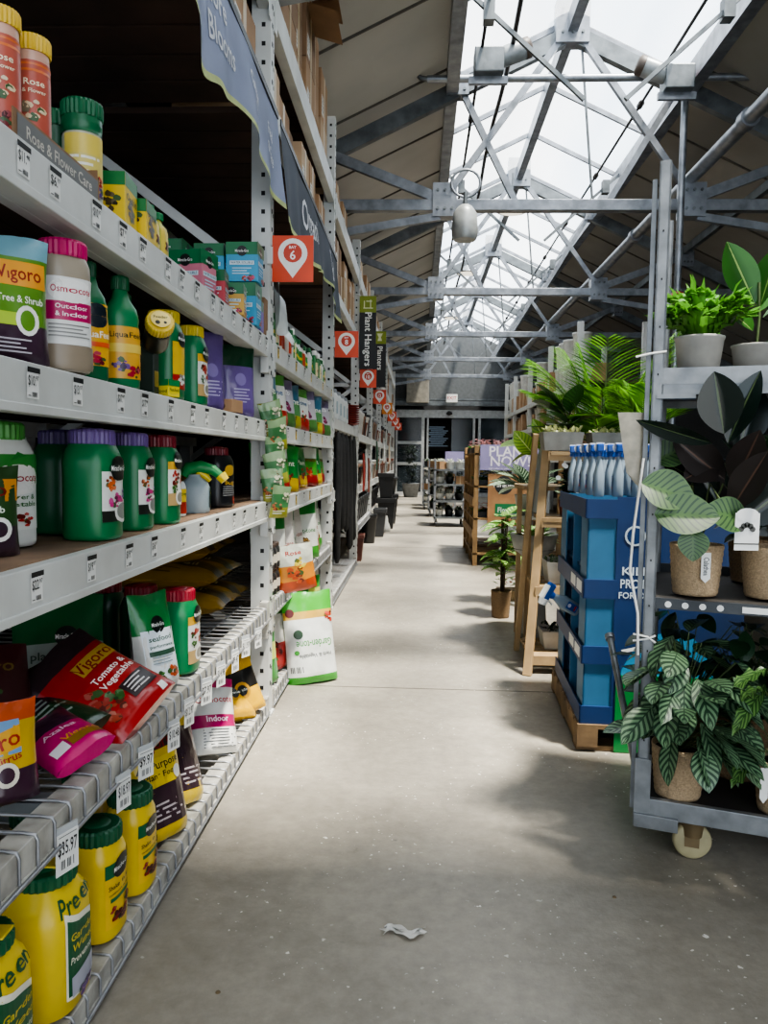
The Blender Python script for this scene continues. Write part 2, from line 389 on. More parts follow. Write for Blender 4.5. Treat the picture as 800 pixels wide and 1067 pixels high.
for x, z, r, lab in ((2.72, 3.98, .028, 'thin galvanised sprinkler pipe running down the right of the aisle roof'), (2.42, 3.72, .055, 'thick galvanised main pipe running along the roof right of the aisle')):
    mb = MB(); mb.cyl((x, -2, z), (x, 23.8, z), r)
    for k in range(7): mb.cyl((x, 3+3*k, z), (x, 3.1+3*k, z), r*1.35)
    tag(mb.build('sprinkler_pipe', STEEL), lab, 'pipe')
# light fittings
LG = mat('ribbed_lens', 'c9ccca', .25)
t = thing('hanging_lamp', 'grey bell-shaped hanging warehouse lamp below the nearest truss', 'lamp', (.38, 7.1, 3.12))
MB().lathe([(.1, 0), (.115, .03), (.12, .1), (.105, .24), (.07, .29), (.04, .31)], 20, ridge=.04).build('lamp_shade', mat('lamp_grey', 'a2a5a4', .4, .3), t)
mb = MB(); mb.tube([(0+.13*math.cos(a), 0, .5+.12*math.sin(a)) for a in [R(k*20) for k in range(19)]], .012, 6); mb.build('cable_loop', STEEL, t)
MB().cyl((0, 0, .3), (0, 0, .42), .02).build('stem', STEEL_D, t)
for i, (x, y, z) in enumerate(((1.08, 9.6, 4.16), (.82, 14.2, 4.5), (.7, 17.8, 4.35))):
    t = thing('disc_lamp', ['nearest of the round white disc lamps under the skylight', 'second round white disc lamp down the skylight', 'farthest round white disc lamp down the skylight'][i], 'lamp', (x, y, z))
    MB().lathe([(.19, 0), (.2, .02), (.1, .05), (.05, .13), (.02, .15)], 24).build('lamp_shade', STEEL, t)
    MB().lathe([(.02, -.012), (.15, -.01), (.165, .0)], 24).build('diffuser', mat('diffuser_white', 'fff6e0', .4, emit=1.2), t)
    MB().cyl((0, 0, .14), (0, 0, .45), .01).build('stem', STEEL_D, t)
t = thing('exit_sign', 'small white exit sign with red letters above the far door', 'sign', (.98, 23.6, 3.0))
MB().b2((-.17, -.03, -.12), (.17, .03, .12)).build('sign_box', WPAPER, t)
mb = MB(); text(mb, plane((0, -.032, 0), (1, 0, 0), (0, 0, 1)), 'EXIT', 0, 0, .14, 0); mb.build('lettering', P('b02020'), t)
t = thing('air_curtain', 'large beige unit box mounted high on the end wall left of the exit sign', 'box', (-.05, 23.7, 3.2))
MB().b2((-.35, -.2, -.35), (.33, .2, .38)).build('casing', mat('beige_casing', '8a857a', .6), t, bevel=.01)
# ------------------------------------------------------------------ left pallet racks
XF = -.646; XB = -1.72; PW = .08
LV = dict(L1=1.66, L2=1.305, L3=.962, L4=.50, L5=.075)
posts = [.89+2.42*k for k in range(9)]
def post_mesh(h, holes=True):
    mb = MB(); mb.b2((-.08, 0, 0), (0, PW, h)); mb.b2((-.095, .002, 0), (.012, PW-.002, .012))
    if holes:
        z = .12
        while z < h-.05:
            mb.b2((-.038, -.0012, z), (-.022, .01, z+.018), 1); mb.b2((-.012, .028, z+.012), (.0012, .046, z+.03), 1); mb.b2((-.012, .058, z), (.0012, .066, z+.016), 1)
            z += .0508*1.5
    return mb
def ptag_mesh(mb, y, zt, price, h=.052, w=.04):       # price sticker on the beam face
    S = plane((.0015, y, zt-h/2), (0, 1, 0), (0, 0, 1))
    patch(mb, S, -w/2, -h/2, w/2, h/2, 0)
    S = plane((.0022, y, zt-h/2), (0, 1, 0), (0, 0, 1))
    patch(mb, S, -w/2+.001, h/2-.009, w/2+.004, h/2, 1)
    text(mb, S, '$'+price[:-2], -.004, .003, .024, 1, w=w*.62); text(mb, S, price[-2:], w*.33, .008, .011, 1)
    for k in range(7): patch(mb, S, -w/2+.016+k*.0025, -h/2+.003, -w/2+.0172+k*.0025+.0006*(k % 2), -h/2+.011, 1)
    patch(mb, S, -w/2+.003, -h/2+.004, -w/2+.012, -h/2+.0055, 1)
LBLDATA = {'L1': ['13.97', '11.48', '6.97', '10.97', '7.97', '9.97', '9.47', '9.97', '7.48', '8.97', '6.97', '5.98', '9.97', '8.47', '7.97', '6.97'],
           'L2': ['8.97', '10.97', '13.97', '17.97', '17.98', '10.97', '16.97', '16.47', '14.97', '7.97', '12.97', '9.97', '8.97'],
           'L3': ['9.97', '22.97', '19.97', '19.47', '16.97', '14.97', '16.97', '17.97', '12.97', '10.97', '9.97', '8.97']}
WOODTOP = mat('deck_plank_top', '8a6f58', .75, 0, .25, 5)
YEL = P('e8c53a')
def rack(k, levels, L0z, hi, wires=True, tags=True, label=''):
    y0 = posts[k]+PW; y1 = posts[k+1]; L = y1-y0
    t = thing('pallet_rack', label, 'rack', (XF, y0, 0))
    for nm, x in (('front_post', 0), ('rear_post', XB-XF)):
        post_mesh(3.62 if k <= 1 else 3.42, x == 0 and k < 6).build(nm, [WHITE_RACK, BLACK], t, (x, L, 0))
    if k == 0:
        for nm, x in (('front_post', 0), ('rear_post', XB-XF)): post_mesh(3.62, False).build(nm, [WHITE_RACK, BLACK], t, (x, -PW, 0))
    dx = XB-XF
    for z0, z1, xa, xb in ((.3, 1.1, 0, dx), (1.1, 1.9, dx, 0), (1.9, 2.7, 0, dx), (2.7, 3.4, dx, 0)):
        MB().bar((xa-.04, L+.04, z0), (xb-.04, L+.04, z1), .03, .04).build('diagonal_brace', WHITE_RACK, t)
    for z in (.3, 1.9, 2.78): MB().b2((-.08, L+.025, z), (dx, L+.055, z+.04)).build('cross_brace', WHITE_RACK, t)
    for i, (nm, z) in enumerate(levels):
        bh = .085 if nm[0] == 'L' and nm not in ('L4', 'L5') else .07
        if nm == 'L5': bh = .06
        mb = MB(); mb.b2((-.05, 0, z-bh), (0, L, z-.004)); mb.b2((-.075, 0, z-bh), (-.05, L, z-.03)); mb.b2((-.012, 0, z-bh-.004), (.004, L, z-bh+.012))
        for yy in (0, L-.05): mb.b2((-.03, yy, z-bh-.07), (.003, yy+.05, z+.02))
        for yy in (.025, L-.025):
            for zz in (z-bh-.045, ): mb.cyl((.003, yy, zz), (.007, yy, zz), .008, n=6, mi=1)
        fb = mb.build('shelf_beam', [DIRTY if nm in ('L4', 'L5') else WHITE_RACK, STEEL_D], t, bevel=.002)
        MB().b2((dx, 0, z-bh), (dx+.05, L, z-.004)).build('rear_beam', WHITE_RACK, t)
        if nm in ('L4', 'L5') and wires:
            w = MB(); y = .03
            while y < L-.02:
                w.tube([(dx+.02, y, z), (-.02, y, z), (.0, y, z-.003), (.0045, y, z-.012), (.0045, y, z-bh+.01)], .0032, 5); y += .062
            for x in (-.12, -.38, -.64, -.9): w.cyl((x, .01, z-.005), (x, L-.01, z-.005), .0035, n=5)
            w.cyl((.008, .01, z-bh+.008), (.008, L-.01, z-bh+.008), .0045, n=6)
            w.build('wire_deck', WIRE, t)
            for yy in (.4, 1.2, 2.0):
                MB().b2((dx, yy, z-.03), (-.03, yy+.05, z-.006)).build('deck_support', STEEL_D, t)
        else:
            n = 9; bw = (-.02-(dx+.06))/n
            mb = MB()
            for q in range(n):
                xa = dx+.06+q*bw
                mb.b2((xa+.004, 0.005, z-.022), (xa+bw-.004, L-.005, z-.001-.002*(q % 2)))
            mb.build('plank_deck', [WOOD_DK if nm != 'L3' else WOODTOP], t)
        if nm in LBLDATA and k <= 1:
            dat = LBLDATA[nm]; m = len(dat) if k == 0 else 9
            for q in range(m):
                yy = .12+(L-.2)*q/(m-1)+(.02*math.sin(q*2.3+i))
                mb = MB(); ptag_mesh(mb, yy, z-.012, dat[(q+k*3) % len(dat)])
                mb.build('price_sticker', [WPAPER if k == 0 or q % 2 else YEL, INK], fb)
    # overhead beams
    for z, bh in [(L0z, .08)]+([(hi, .13)] if hi else []):
        mb = MB(); mb.b2((-.05, 0, z-bh), (0, L, z)); mb.b2((-.0, 0, z-bh-.05), (.004, .05, z+.01)); mb.b2((0, L-.05, z-bh-.05), (.004, L, z+.01))
        mb.build('overhead_beam', WHITE_RACK, t, bevel=.002)
        MB().b2((dx, 0, z-bh), (dx+.05, L, z)).build('rear_beam', WHITE_RACK, t)
        mb = MB()
        for q in range(12): mb.b2((dx+.03, q*L/12+.004, z-.03), (-.05, (q+1)*L/12-.012, z-.004))
        mb.build('plank_deck', WOOD_DK, t)
    return t
ALL = [(n, LV[n]) for n in ('L1', 'L2', 'L3', 'L4', 'L5')]
rack(0, ALL, 2.66, 3.14, label='nearest white steel pallet rack bay stocked with plant food jugs and bags')
rack(1, ALL, 2.66, 3.14, label='second white pallet rack bay behind the bay 6 sign, holding small bottles and bags')
FAR = [('L2', 1.5), ('L3', .9), ('L5', .075)]
names = ['third white pallet rack bay with long black items hanging in front', 'fourth white rack bay behind the Plant Hangers sign', 'fifth white rack bay behind the Planters sign',
         'sixth white rack bay down the left side of the aisle', 'seventh white rack bay down the left side of the aisle', 'farthest white rack bay on the left beside the end wall']
for k in range(2, 8):
    rack(k, [('L2', 1.42), ('L3', .85), ('L4', .42)] if k > 2 else [('L2', 1.46), ('L3', .9), ('L5', .075)], 2.44, 3.1, wires=k < 4, label=names[k-2])
# dark sheet added behind the racks to keep their interior dark
shell('wall_rack_shade', (XB-.12, .8, 0), (XB-.09, 20.4, 3.1), mat('rack_shade_sheet', '241d1a', .85))
# shadow side of the last part of the rack row: second row continuing towards the camera
# world + sun
w = bpy.data.worlds.new('sky'); scn.world = w; w.use_nodes = True; N = w.node_tree.nodes; L = w.node_tree.links
bg = N['Background']; tc = N.new('ShaderNodeTexCoord'); nz = N.new('ShaderNodeTexNoise'); nz.inputs['Scale'].default_value = 3.2; nz.inputs['Detail'].default_value = 6
L.new(tc.outputs['Generated'], nz.inputs['Vector']); rp = N.new('ShaderNodeValToRGB')
rp.color_ramp.elements[0].position = .42; rp.color_ramp.elements[0].color = (.62, .78, .97, 1)
rp.color_ramp.elements[1].position = .6; rp.color_ramp.elements[1].color = (1, 1, 1, 1)
L.new(nz.outputs['Fac'], rp.inputs['Fac']); L.new(rp.outputs['Color'], bg.inputs['Color']); bg.inputs['Strength'].default_value = 2.7
sd = bpy.data.lights.new('sun', 'SUN'); sd.energy = 17; sd.angle = R(6); sd.color = (1, .93, .82)
so = bpy.data.objects.new('sun', sd); COL.objects.link(so); so.rotation_euler = V((.27, -.22, 1)).to_track_quat('Z', 'Y').to_euler()
scn.view_settings.view_transform = 'AgX'; scn.view_settings.look = 'AgX - Medium High Contrast'; scn.view_settings.exposure = 0.2
# ------------------------------------------------------------------ product builders
# every product is built facing local +X (the aisle); S(u, v, off): u along +Y, v up
def decal(name, S, items, parent):
    cols = []; mb = MB()
    def ci(c):
        if c not in cols: cols.append(c)
        return cols.index(c)
    for L_, it in enumerate(items):
        k = it[0]; off = .0006+.0003*L_; s = (lambda a, b, o=off: S(a, b, o))
        if k == 'rect':
            _, u0, v0, u1, v1, c = it; patch(mb, s, u0, v0, u1, v1, ci(c), 8, 6)
        elif k == 'disc':
            _, uu, vv, r, c = it[:5]; ry = it[5] if len(it) > 5 else r; n = 12
            mb.grid(lambda a, b_: s(uu+r*b_*math.cos(2*math.pi*a), vv+ry*b_*math.sin(2*math.pi*a)), 16, 3, mi=ci(c), sm=False)
        elif k == 'poly':
            _, pts, c = it; m = len(pts)
            if m == 4:
                q0, q1, q2, q3 = [V((p[0], p[1], 0)) for p in pts]
                def bl(a, b_): p = (q0.lerp(q1, a)).lerp(q3.lerp(q2, a), b_); return s(p.x, p.y)
                mb.grid(bl, 8, 8, mi=ci(c), sm=False); continue
            cx = sum(p[0] for p in pts)/m; cy = sum(p[1] for p in pts)/m
            mb.add([s(a, b) for a, b in pts]+[s(cx, cy)], [(q, (q+1) % m, m) for q in range(m)], ci(c))
        elif k == 'text':
            _, body, uu, vv, h, c = it[:6]; w_ = it[6] if len(it) > 6 else None; rot = it[7] if len(it) > 7 else 0
            text(mb, s, body, uu, vv, h, ci(c), w=w_, rot=rot)
        elif k == 'logo':
            _, uu, vv, r = it
            for (cc, rr) in (('141614', r),):
                mb.grid(lambda a, b_: s(uu+rr*b_*math.cos(2*math.pi*a), vv+rr*b_*math.sin(2*math.pi*a)), 18, 3, mi=ci(cc), sm=False)
            s2 = (lambda a, b, o=off+.0003: S(a, b, o))
            patch(mb, s2, uu-r*1.02, vv-r*.3, uu+r*1.02, vv+r*.3, ci('1d2b20'), 4, 1)
            s3 = (lambda a, b, o=off+.0006: S(a, b, o)); text(mb, s3, 'Miracle-Gro', uu, vv, r*.62, ci('f2f2ee'), w=r*1.9)
        elif k == 'bars':
            _, u0, v0, w_, h_, c = it
            for q in range(9):
                if q % 4 != 3: patch(mb, s, u0+w_*q/9, v0, u0+w_*(q+.5)/9, v0+h_, ci(c))
        elif k == 'lines':
            _, u0, v0, u1, n, dv, c = it
            for q in range(n): patch(mb, s, u0, v0-q*dv, u1-(u1-u0)*.12*((q*5) % 3), v0-q*dv+dv*.38, ci(c), 4, 1)
        elif k == 'flower':
            _, uu, vv, r, c = it
            rgb = [int(c[z:z+2], 16) for z in (0, 2, 4)]; dk = '%02x%02x%02x' % tuple(int(z*.6) for z in rgb); lt = '%02x%02x%02x' % tuple(min(255, int(z*.8+45)) for z in rgb)
            rf = random.Random(int(uu*9999)+int(vv*7777))
            for q in range(13):
                a = rf.uniform(0, 6.28); rd = r*.85*math.sqrt(rf.random()); pr = r*rf.uniform(.2, .42); cu_, cv_ = uu+rd*math.cos(a), vv+rd*math.sin(a); cc = [c, dk, c, lt, '3c5a30'][q % 5]; e_ = rf.uniform(.6, 1.2)
                s9 = (lambda a_, b_, o=off+.00004*q: S(a_, b_, o))
                ring = [s9(cu_+pr*math.cos(z*.9), cv_+pr*e_*math.sin(z*.9)*(.75 if z % 2 else 1)) for z in range(7)]
                mb.add(ring+[s9(cu_, cv_)], [(z, (z+1) % 7, 7) for z in range(7)], ci(cc))
    return mb.build(name, [P(c) for c in cols], parent)
def superring(a, b, z, n=32, e=2.6, ox=0):
    out = []
    for k in range(n):
        t = 2*math.pi*k/n; c, s = math.cos(t), math.sin(t)
        out.append((ox+a*math.copysign(abs(c)**(2/e), c), b*math.copysign(abs(s)**(2/e), s), z))
    return out
def orient(vv, uu):
    vv = V(vv).normalized(); uu = V(uu); uu = (uu-vv*uu.dot(vv)).normalized(); n = uu.cross(vv)
    return tuple(Matrix((n, uu, vv)).transposed().to_euler())
def jug(name, label, cat, a, b, h, body, cap, items, prof=None, capr=.8, caph=.14, e=2.8, group=None, loc=(0, 0, 0), rz=0, capn=36, captop=None, bodymat=None):
    """a: half depth, b: half width, prof: [(z fraction, scale)]"""
    t = thing(name, label, cat, loc, rz, group)
    hb = h*(1-caph)
    prof = prof or [(0, .9), (.015, .97), (.05, 1), (.3, .985), (.72, .985), (.8, 1), (.88, .96), (.95, .86), (1, .78)]
    mb = MB(); mb.loft([superring(a*s, b*s, z*hb, 32, e) for z, s in prof]); mb.build('body', bodymat or P(body, .32), t)
    m = min(a, b)*capr*1.06; n = capn
    k = MB(); r0 = m
    k.lathe([(r0*.97, 0), (r0, .004), (r0, h*caph*.82), (r0*.95, h*caph*.95), (r0*.9, h*caph)], 56, (0, 0, hb-.002), ridge=.045, sm=False)
    k.lathe([(r0*.55, 0), (r0*.5, .003), (.001, .003)], 20, (0, 0, hb-.002+h*caph), caps=False)
    c = k.build('cap', P(cap, .4), t)
    if captop: captop(c, r0, hb+h*caph)
    def S(u_, v_, off=0):
        z = v_/hb; s = prof[-1][1]
        for (z0, s0), (z1, s1) in zip(prof, prof[1:]):
            if z0 <= z <= z1: s = s0+(s1-s0)*(z-z0)/(z1-z0); break
        th = u_/((a+b)/2); c_, s_ = math.cos(th), math.sin(th); aa = a*s+off+.0006; bb = b*s+off+.0006
        return (aa*math.copysign(abs(c_)**(2/e), c_), bb*math.copysign(abs(s_)**(2/e), s_), v_)
    if items: decal('label', S, items, t)
    return t
def carton(name, label, cat, dx, dy, h, col, items_x=None, items_y=None, loc=(0, 0, 0), rz=0, group=None, top=None):
    t = thing(name, label, cat, loc, rz, group)
    MB().box((0, 0, h/2), (dx, dy, h)).build('carton', P(col, .45) if isinstance(col, str) else col, t, bevel=.0015)
    if items_x: decal('front_print', lambda u_, v_, o=0: (dx/2+o, u_, v_), items_x, t)
    if items_y: decal('side_print', lambda u_, v_, o=0: (u_, -dy/2-o, v_), items_y, t)
    return t
FOIL = {}
def foil(c):
    if c not in FOIL: FOIL[c] = mat('bag_film_'+c, c, .28, 0, .08, 9, bump=.35, bscale=22, coat=.3)
    return FOIL[c]
def pouch(name, label, cat, w, h, t_, bands, items, loc=(0, 0, 0), rot=(0, 0, 0), style='stand', seed=0, group=None, back=None, nu=26, nv=24):
    """bands: [(v fraction up to, colour)]; front faces +X; rot is an euler"""
    t = thing(name, label, cat, loc, rot, group)
    cols = [c for _, c in bands]; bk = back or cols[0]
    allc = list(dict.fromkeys(cols+[bk]))
    def Tk(v_):
        if style == 'stand': return t_/2*max(.0, (1-v_**2.2))**.8*min(1, .6+v_*6)+.0015
        if style == 'pillow': return t_/2*max(0, math.sin(math.pi*min(1, max(0, v_))))**.45+.0015
    def W(v_):
        base = w/2*(1-.05*math.sin(math.pi*v_))
        return base
    def S(u_, v_, off=0):
        f = min(1, max(0, v_/h)); ww = W(f); q = min(1, abs(u_)/ww)
        x = Tk(f)*(1-q**2.6)**.55
        nn = noise.noise(V((u_*16+seed*7.3, v_*12+seed, seed*1.7)))*.006+noise.noise(V((u_*45+seed, v_*30, seed)))*.0025
        x += nn*(1-q**4)
        return (x+off, u_, v_+.004*math.sin(u_*40+seed)*(f > .9))
    def fr(i, j): return S(W(j)*(2*i-1)*.9999, j*h)
    def bkf(i, j):
        p = S(W(j)*(1-2*i)*.9999, j*h); return (-p[0]*.9, p[1], p[2])
    def cf(i, j):
        for vm, c in bands:
            if j <= vm: return allc.index(c)
        return allc.index(bands[-1][1])
    mb = MB(); mb.grid(fr, nu, nv, cf); mb.grid(bkf, nu//2, nv//2, lambda i, j: allc.index(bk))
    z0 = [V(S(W(0)*(2*i/10-1)*.999, 0)) for i in range(11)]
    mb.add([tuple(p) for p in z0]+[(-p.x*.9, p.y, p.z) for p in z0], [(i, i+1, 11+i+1, 11+i) for i in range(10)], allc.index(bands[0][1]))
    mb.build('bag_body', [foil(c) for c in allc], t)
    if items: decal('print', S, items, t)
    return t
GRN = '0f7040'; GRND = '0c5a35'; YLW = 'e6c617'; WHT = 'e9e9e4'
def mg_label(w, z0, z1, style=0):
    h = z1-z0; it = [('rect', -w/2, z0, w/2, z1, 'dfe0da')]
    if style == 0:   # flower label
        it += [('rect', -w/2, z0, w/2, z0+h*.22, '23241f'), ('flower', -w*.2, z0+h*.75, w*.2, 'd2632a'), ('flower', w*.2, z0+h*.55, w*.14, '8a5aa8'), ('flower', -w*.1, z0+h*.42, w*.2, 'c4307e'),
               ('disc', w*.12, z0+h*.2, w*.25, 'e9e9e4'), ('disc', w*.12, z0+h*.2, w*.18, '8c8f88'), ('text', 'shake n feed', w*.12, z0+h*.86, h*.09, '1c4f30', w*.6), ('logo', 0, z1+h*.06, w*.26)]
    elif style == 1:  # yellow label
        it = [('rect', -w/2, z0, w/2, z1, 'e0b92c'), ('rect', -w/2, z1-h*.22, w/2, z1, '0d5b37'), ('logo', 0, z1-h*.12, w*.24), ('text', 'Shake n Feed', 0, z0+h*.62, h*.1, '2c2a12', w*.8),
              ('text', 'continuous release', 0, z0+h*.52, h*.055, '4b3c14', w*.8), ('rect', -w*.35, z0+h*.4, w*.35, z0+h*.46, '19663e'),
              ('flower', -w*.2, z0+h*.22, w*.18, '8d1f1d'), ('flower', w*.16, z0+h*.26, w*.17, 'a33a20'), ('flower', 0, z0+h*.12, w*.14, '5a1a1a')]
    elif style == 2:  # tomato
        it += [('rect', -w/2, z0+h*.82, w/2, z1, 'd5a83a'), ('flower', -w*.15, z0+h*.62, w*.22, 'a62a1c'), ('flower', w*.15, z0+h*.5, w*.17, 'b5331f'), ('flower', -w*.2, z0+h*.4, w*.15, '3f6e2a'),
               ('rect', -w/2, z0, w/2, z0+h*.28, 'b89a68'), ('disc', w*.05, z0+h*.18, w*.22, 'eceae2'), ('disc', w*.05, z0+h*.18, w*.15, '8d8a80'), ('logo', 0, z1+h*.02, w*.25)]
    return it
def at(x, y, z): return (x, y, z)
Z1, Z2, Z3, Z4, Z5 = (LV[k]+.001 for k in ('L1', 'L2', 'L3', 'L4', 'L5'))
Z4 += .004; Z5 += .004
# ============ shelf 3 (plank deck at waist height)
jug('plant_food_jug', 'large green plant food jug with purple cap, frontmost on the plank shelf', 'jug', .058, .064, .243, GRN, '6d5590', mg_label(.105, .04, .15), loc=at(-.722, 1.675, Z3))
jug('plant_food_jug', 'green plant food jug with purple cap standing behind between white jug and large green jug', 'jug', .056, .062, .243, GRND, '574878', mg_label(.1, .04, .15), loc=at(-.85, 1.79, Z3))
jug('plant_food_jug', 'green jug with purple cap directly before the red capped jug on the plank shelf', 'jug', .05, .056, .243, GRN, '6d5590', mg_label(.095, .04, .15), loc=at(-.722, 1.905, Z3))
jug('plant_food_jug', 'green plant food jug with dark red cap on the plank shelf', 'jug', .053, .056, .243, GRN, '7a1d2c', mg_label(.095, .05, .17, 2), loc=at(-.716, 2.1, Z3))
osm = [('disc', 0, .12, .05, 'eceae6', .04), ('rect', -.05, .035, .05, .175, 'e4e6e2'), ('rect', -.055, .125, .055, .185, '3c8a3a'), ('disc', 0, .135, .05, 'f0efea', .03), ('text', 'Osmocote', 0, .138, .022, 'a5182a', .085),
       ('poly', [(-.01, .172), (.0, .19), (.014, .182)], '2f7d33'), ('text', 'Flower &', 0, .1, .014, '2c6a2e', .06), ('text', 'Vegetable', 0, .086, .014, '2c6a2e', .065), ('flower', .01, .055, .014, 'b02a22'), ('flower', -.015, .045, .011, 'c4472a')]
jug('plant_food_jug', 'white plant food jug with bright green cap at left end of plank shelf', 'jug', .062, .072, .25, 'dcdeda', '4a9140', osm, loc=at(-.845, 1.5, Z3), rz=-.35, capr=.85)
pouch('fertilizer_bag', 'dark green and purple tree fertilizer bag at the left edge of the plank shelf', 'bag', .17, .165, .07, [(.35, '3a2733'), (1, '2b4a23')],
      [('rect', -.08, .1, .08, .14, 'd08a28'), ('text', 'Vigoro', 0, .12, .034, '7a1810', .13), ('text', 'Tree & Shrub', 0, .085, .017, 'e2e8da', .11), ('disc', .045, .05, .022, 'e6e6e0'), ('disc', .045, .05, .014, '3a2733'), ('bars', -.07, .02, .05, .012, 'd8d8d2')],
      loc=at(-.80, 1.33, Z3), rot=(0, 0, -.85), seed=3)
# sprayers
def sprayer(loc, label):
    t = thing('pump_sprayer', label, 'sprayer', loc, .25)
    MB().loft([superring(.05*s, .042*s, z, 24, 3) for z, s in ((0, .92), (.01, 1), (.08, 1), (.1, .85), (.115, .45), (.125, .4))]).build('bottle', P('8d9aa0', .35), t)
    m = MB(); m.tube([(-.035, 0, .12), (-.02, 0, .145), (.02, 0, .15), (.06, -.005, .14), (.085, -.01, .12)], [.016, .022, .022, .017, .013], 12); m.build('spray_head', P('15803f', .35), t)
    m = MB(); m.tube([(.083, -.01, .124), (.098, -.013, .106)], [.019, .016], 14); m.build('nozzle', P('dfc321', .35), t)
    m = MB(); m.tube([(.01, 0, .135), (.035, -.003, .12), (.05, -.005, .105)], [.014, .012, .007], 8); m.build('trigger', P('dfc321', .35), t)
    decal('label', lambda u_, v_, o=0: (.05+o, u_, v_), [('rect', -.03, .015, .03, .085, '2d6e3b'), ('flower', 0, .03, .013, 'b83020'), ('text', 'Weed', 0, .065, .018, 'e9dd55', .05)], t)
sprayer(at(-.735, 2.5, Z3), 'grey trigger sprayer with green and yellow head on the plank shelf')
jug('spray_bottle', 'small white bottle with yellow and red label beside the grey sprayer', 'bottle', .026, .03, .125, 'cfd4d3', '15803f',
    [('rect', -.026, .02, .026, .085, 'e0c136'), ('rect', -.026, .01, .026, .045, 'a52f1c'), ('text', 'Grow', 0, .07, .016, '1c5a30', .045)], loc=at(-.742, 2.32, Z3), rz=-.7, capr=.5)
jug('insect_killer_jug', 'black jug with dark red cap at the far end of the plank shelf', 'jug', .055, .065, .22, '1a1b1f', '6d1a26',
    [('disc', 0, .135, .02, 'c9a13a'), ('text', 'Bug', 0, .09, .02, 'c9a13a', .05), ('lines', -.03, .075, .03, 5, .008, '8b8b8b'), ('flower', .015, .025, .014, 'a8321e')], loc=at(-.742, 2.8, Z3), rz=-.3, capr=.75)
for i, (x, y) in enumerate(((-1.1, 2.3), (-1.15, 2.75), (-1.05, 3.1), (-1.35, 2.1))):
    pouch('soil_bag', 'black and dark yellow bag in the shadow at the back of the plank shelf', 'bag', .36, .24, .12, [(.3, '8a6d1c'), (1, '1c1b1a')], [('text', 'Garden Soil', 0, .12, .04, '9a8850', .26)],
          loc=at(x, y, Z3+.055), rot=(0, R(-82), -1.3), style='pillow', seed=i+20, group='dark bags at the back of the plank shelf', nu=16, nv=12)
# ============ shelf 2
pouch('fertilizer_bag', 'bright green and dark purple shrub fertilizer bag at left end of the second shelf', 'bag', .22, .215, .09, [(.3, '3f2a3a'), (.85, '5c8a2b'), (1, '79a9b8')],
      [('rect', .01, .128, .1, .172, 'e09a32'), ('text', 'Vigoro', .055, .15, .034, '8e1d12', .075), ('text', 'Tree & Shrub', .055, .105, .017, 'eef2e6', .078), ('rect', .0, .06, .085, .082, 'a8c53d'), ('disc', .065, .07, .02, 'e8e8e2', .026),
       ('disc', .065, .07, .013, '5c8a2b', .018), ('flower', -.065, .11, .035, '5f4a3c'), ('flower', -.05, .06, .03, '4a3a33'), ('lines', -.01, .035, .07, 4, .007, 'b9b3bb')], loc=at(-.745, 1.29, Z2), rot=(0, 0, -.85), seed=5)
PINKB = [('rect', -.05, .05, .05, .175, 'dedfdc'), ('rect', -.05, .095, .05, .13, 'b01c5e'), ('disc', 0, .15, .042, 'eeeeea', .022), ('text', 'Osmocote', 0, .152, .018, 'b01c3e', .07), ('text', 'Outdoor', 0, .12, .012, 'f4e4ec', .05),
         ('text', '& Indoor', 0, .106, .012, 'f4e4ec', .05), ('lines', -.04, .085, .03, 4, .007, '8b8b88'), ('rect', -.052, .004, .052, .048, '8f8270')]
jug('plant_food_jar', 'clear plant food jar with magenta lid and white label on the second shelf', 'jar', .044, .048, .25, '9a9080', 'b3175f', PINKB, loc=at(-.69, 1.475, Z2), rz=-.75, capr=.98, caph=.13,
    prof=[(0, .9), (.03, 1), (.35, .97), (.75, .97), (.8, 1), (.92, .98), (1, .85)])
for i, (x, y) in enumerate(((-.8, 1.52), (-.89, 1.6))):
    jug('plant_food_jar', ['jar with magenta lid standing just behind the front magenta lidded jar', 'rearmost jar with magenta lid on the second shelf'][i], 'jar', .044, .048, .25, '5c2440', '8d1450', [], loc=at(x, y, Z2), capr=.98, caph=.13)
BOT = [(0, .9), (.02, 1), (.55, 1), (.62, .93), (.7, .98), (.8, .85), (.9, .5), (1, .36)]
AQ = [('rect', -.035, .03, .035, .16, 'dfa92c'), ('disc', 0, .135, .026, '14202a'), ('text', 'AquaFeed', 0, .095, .02, 'f4f2e2', .065), ('flower', 0, .045, .017, 'b01c3a'), ('rect', -.035, .07, .035, .08, 'dc5b33')]
jug('liquid_feed_bottle', 'green liquid feed bottle with yellow and red label right of the magenta jar', 'bottle', .034, .036, .25, '12693f', '0b4f30', AQ, prof=BOT, loc=at(-.705, 1.63, Z2), rz=-.7, caph=.12, capr=.42, e=2.4)
jug('liquid_feed_bottle', 'green liquid feed bottle with broad yellow band in the middle of second shelf', 'bottle', .039, .042, .26, '177a49', '0c5a35',
    [('rect', -.045, .02, .045, .14, 'd9a338'), ('text', 'LiquaFeed', 0, .12, .018, '3a3a1a', .075), ('flower', -.015, .05, .018, '6b4a8a'), ('flower', .018, .035, .018, 'a21c30'), ('rect', -.045, .08, .045, .1, 'e3c45b')], prof=BOT, loc=at(-.705, 1.8, Z2), rz=-.8, caph=.12, capr=.5, e=2.4)
jug('liquid_feed_bottle', 'green bottle mostly hidden behind the yellow banded bottle', 'bottle', .034, .036, .25, '126a40', '0c5a35', AQ, prof=BOT, loc=at(-.75, 1.95, Z2), caph=.12, capr=.42, e=2.4)
t = jug('hose_feeder', 'tilted hose-end feeder jar with round yellow lid printed in black', 'feeder', .032, .032, .1, '2a2a22', 'd9b93a', [], loc=at(-.68, 1.965, Z2+.128), rz=(R(62), 0, R(28)), capr=1.05, caph=.25, e=2)
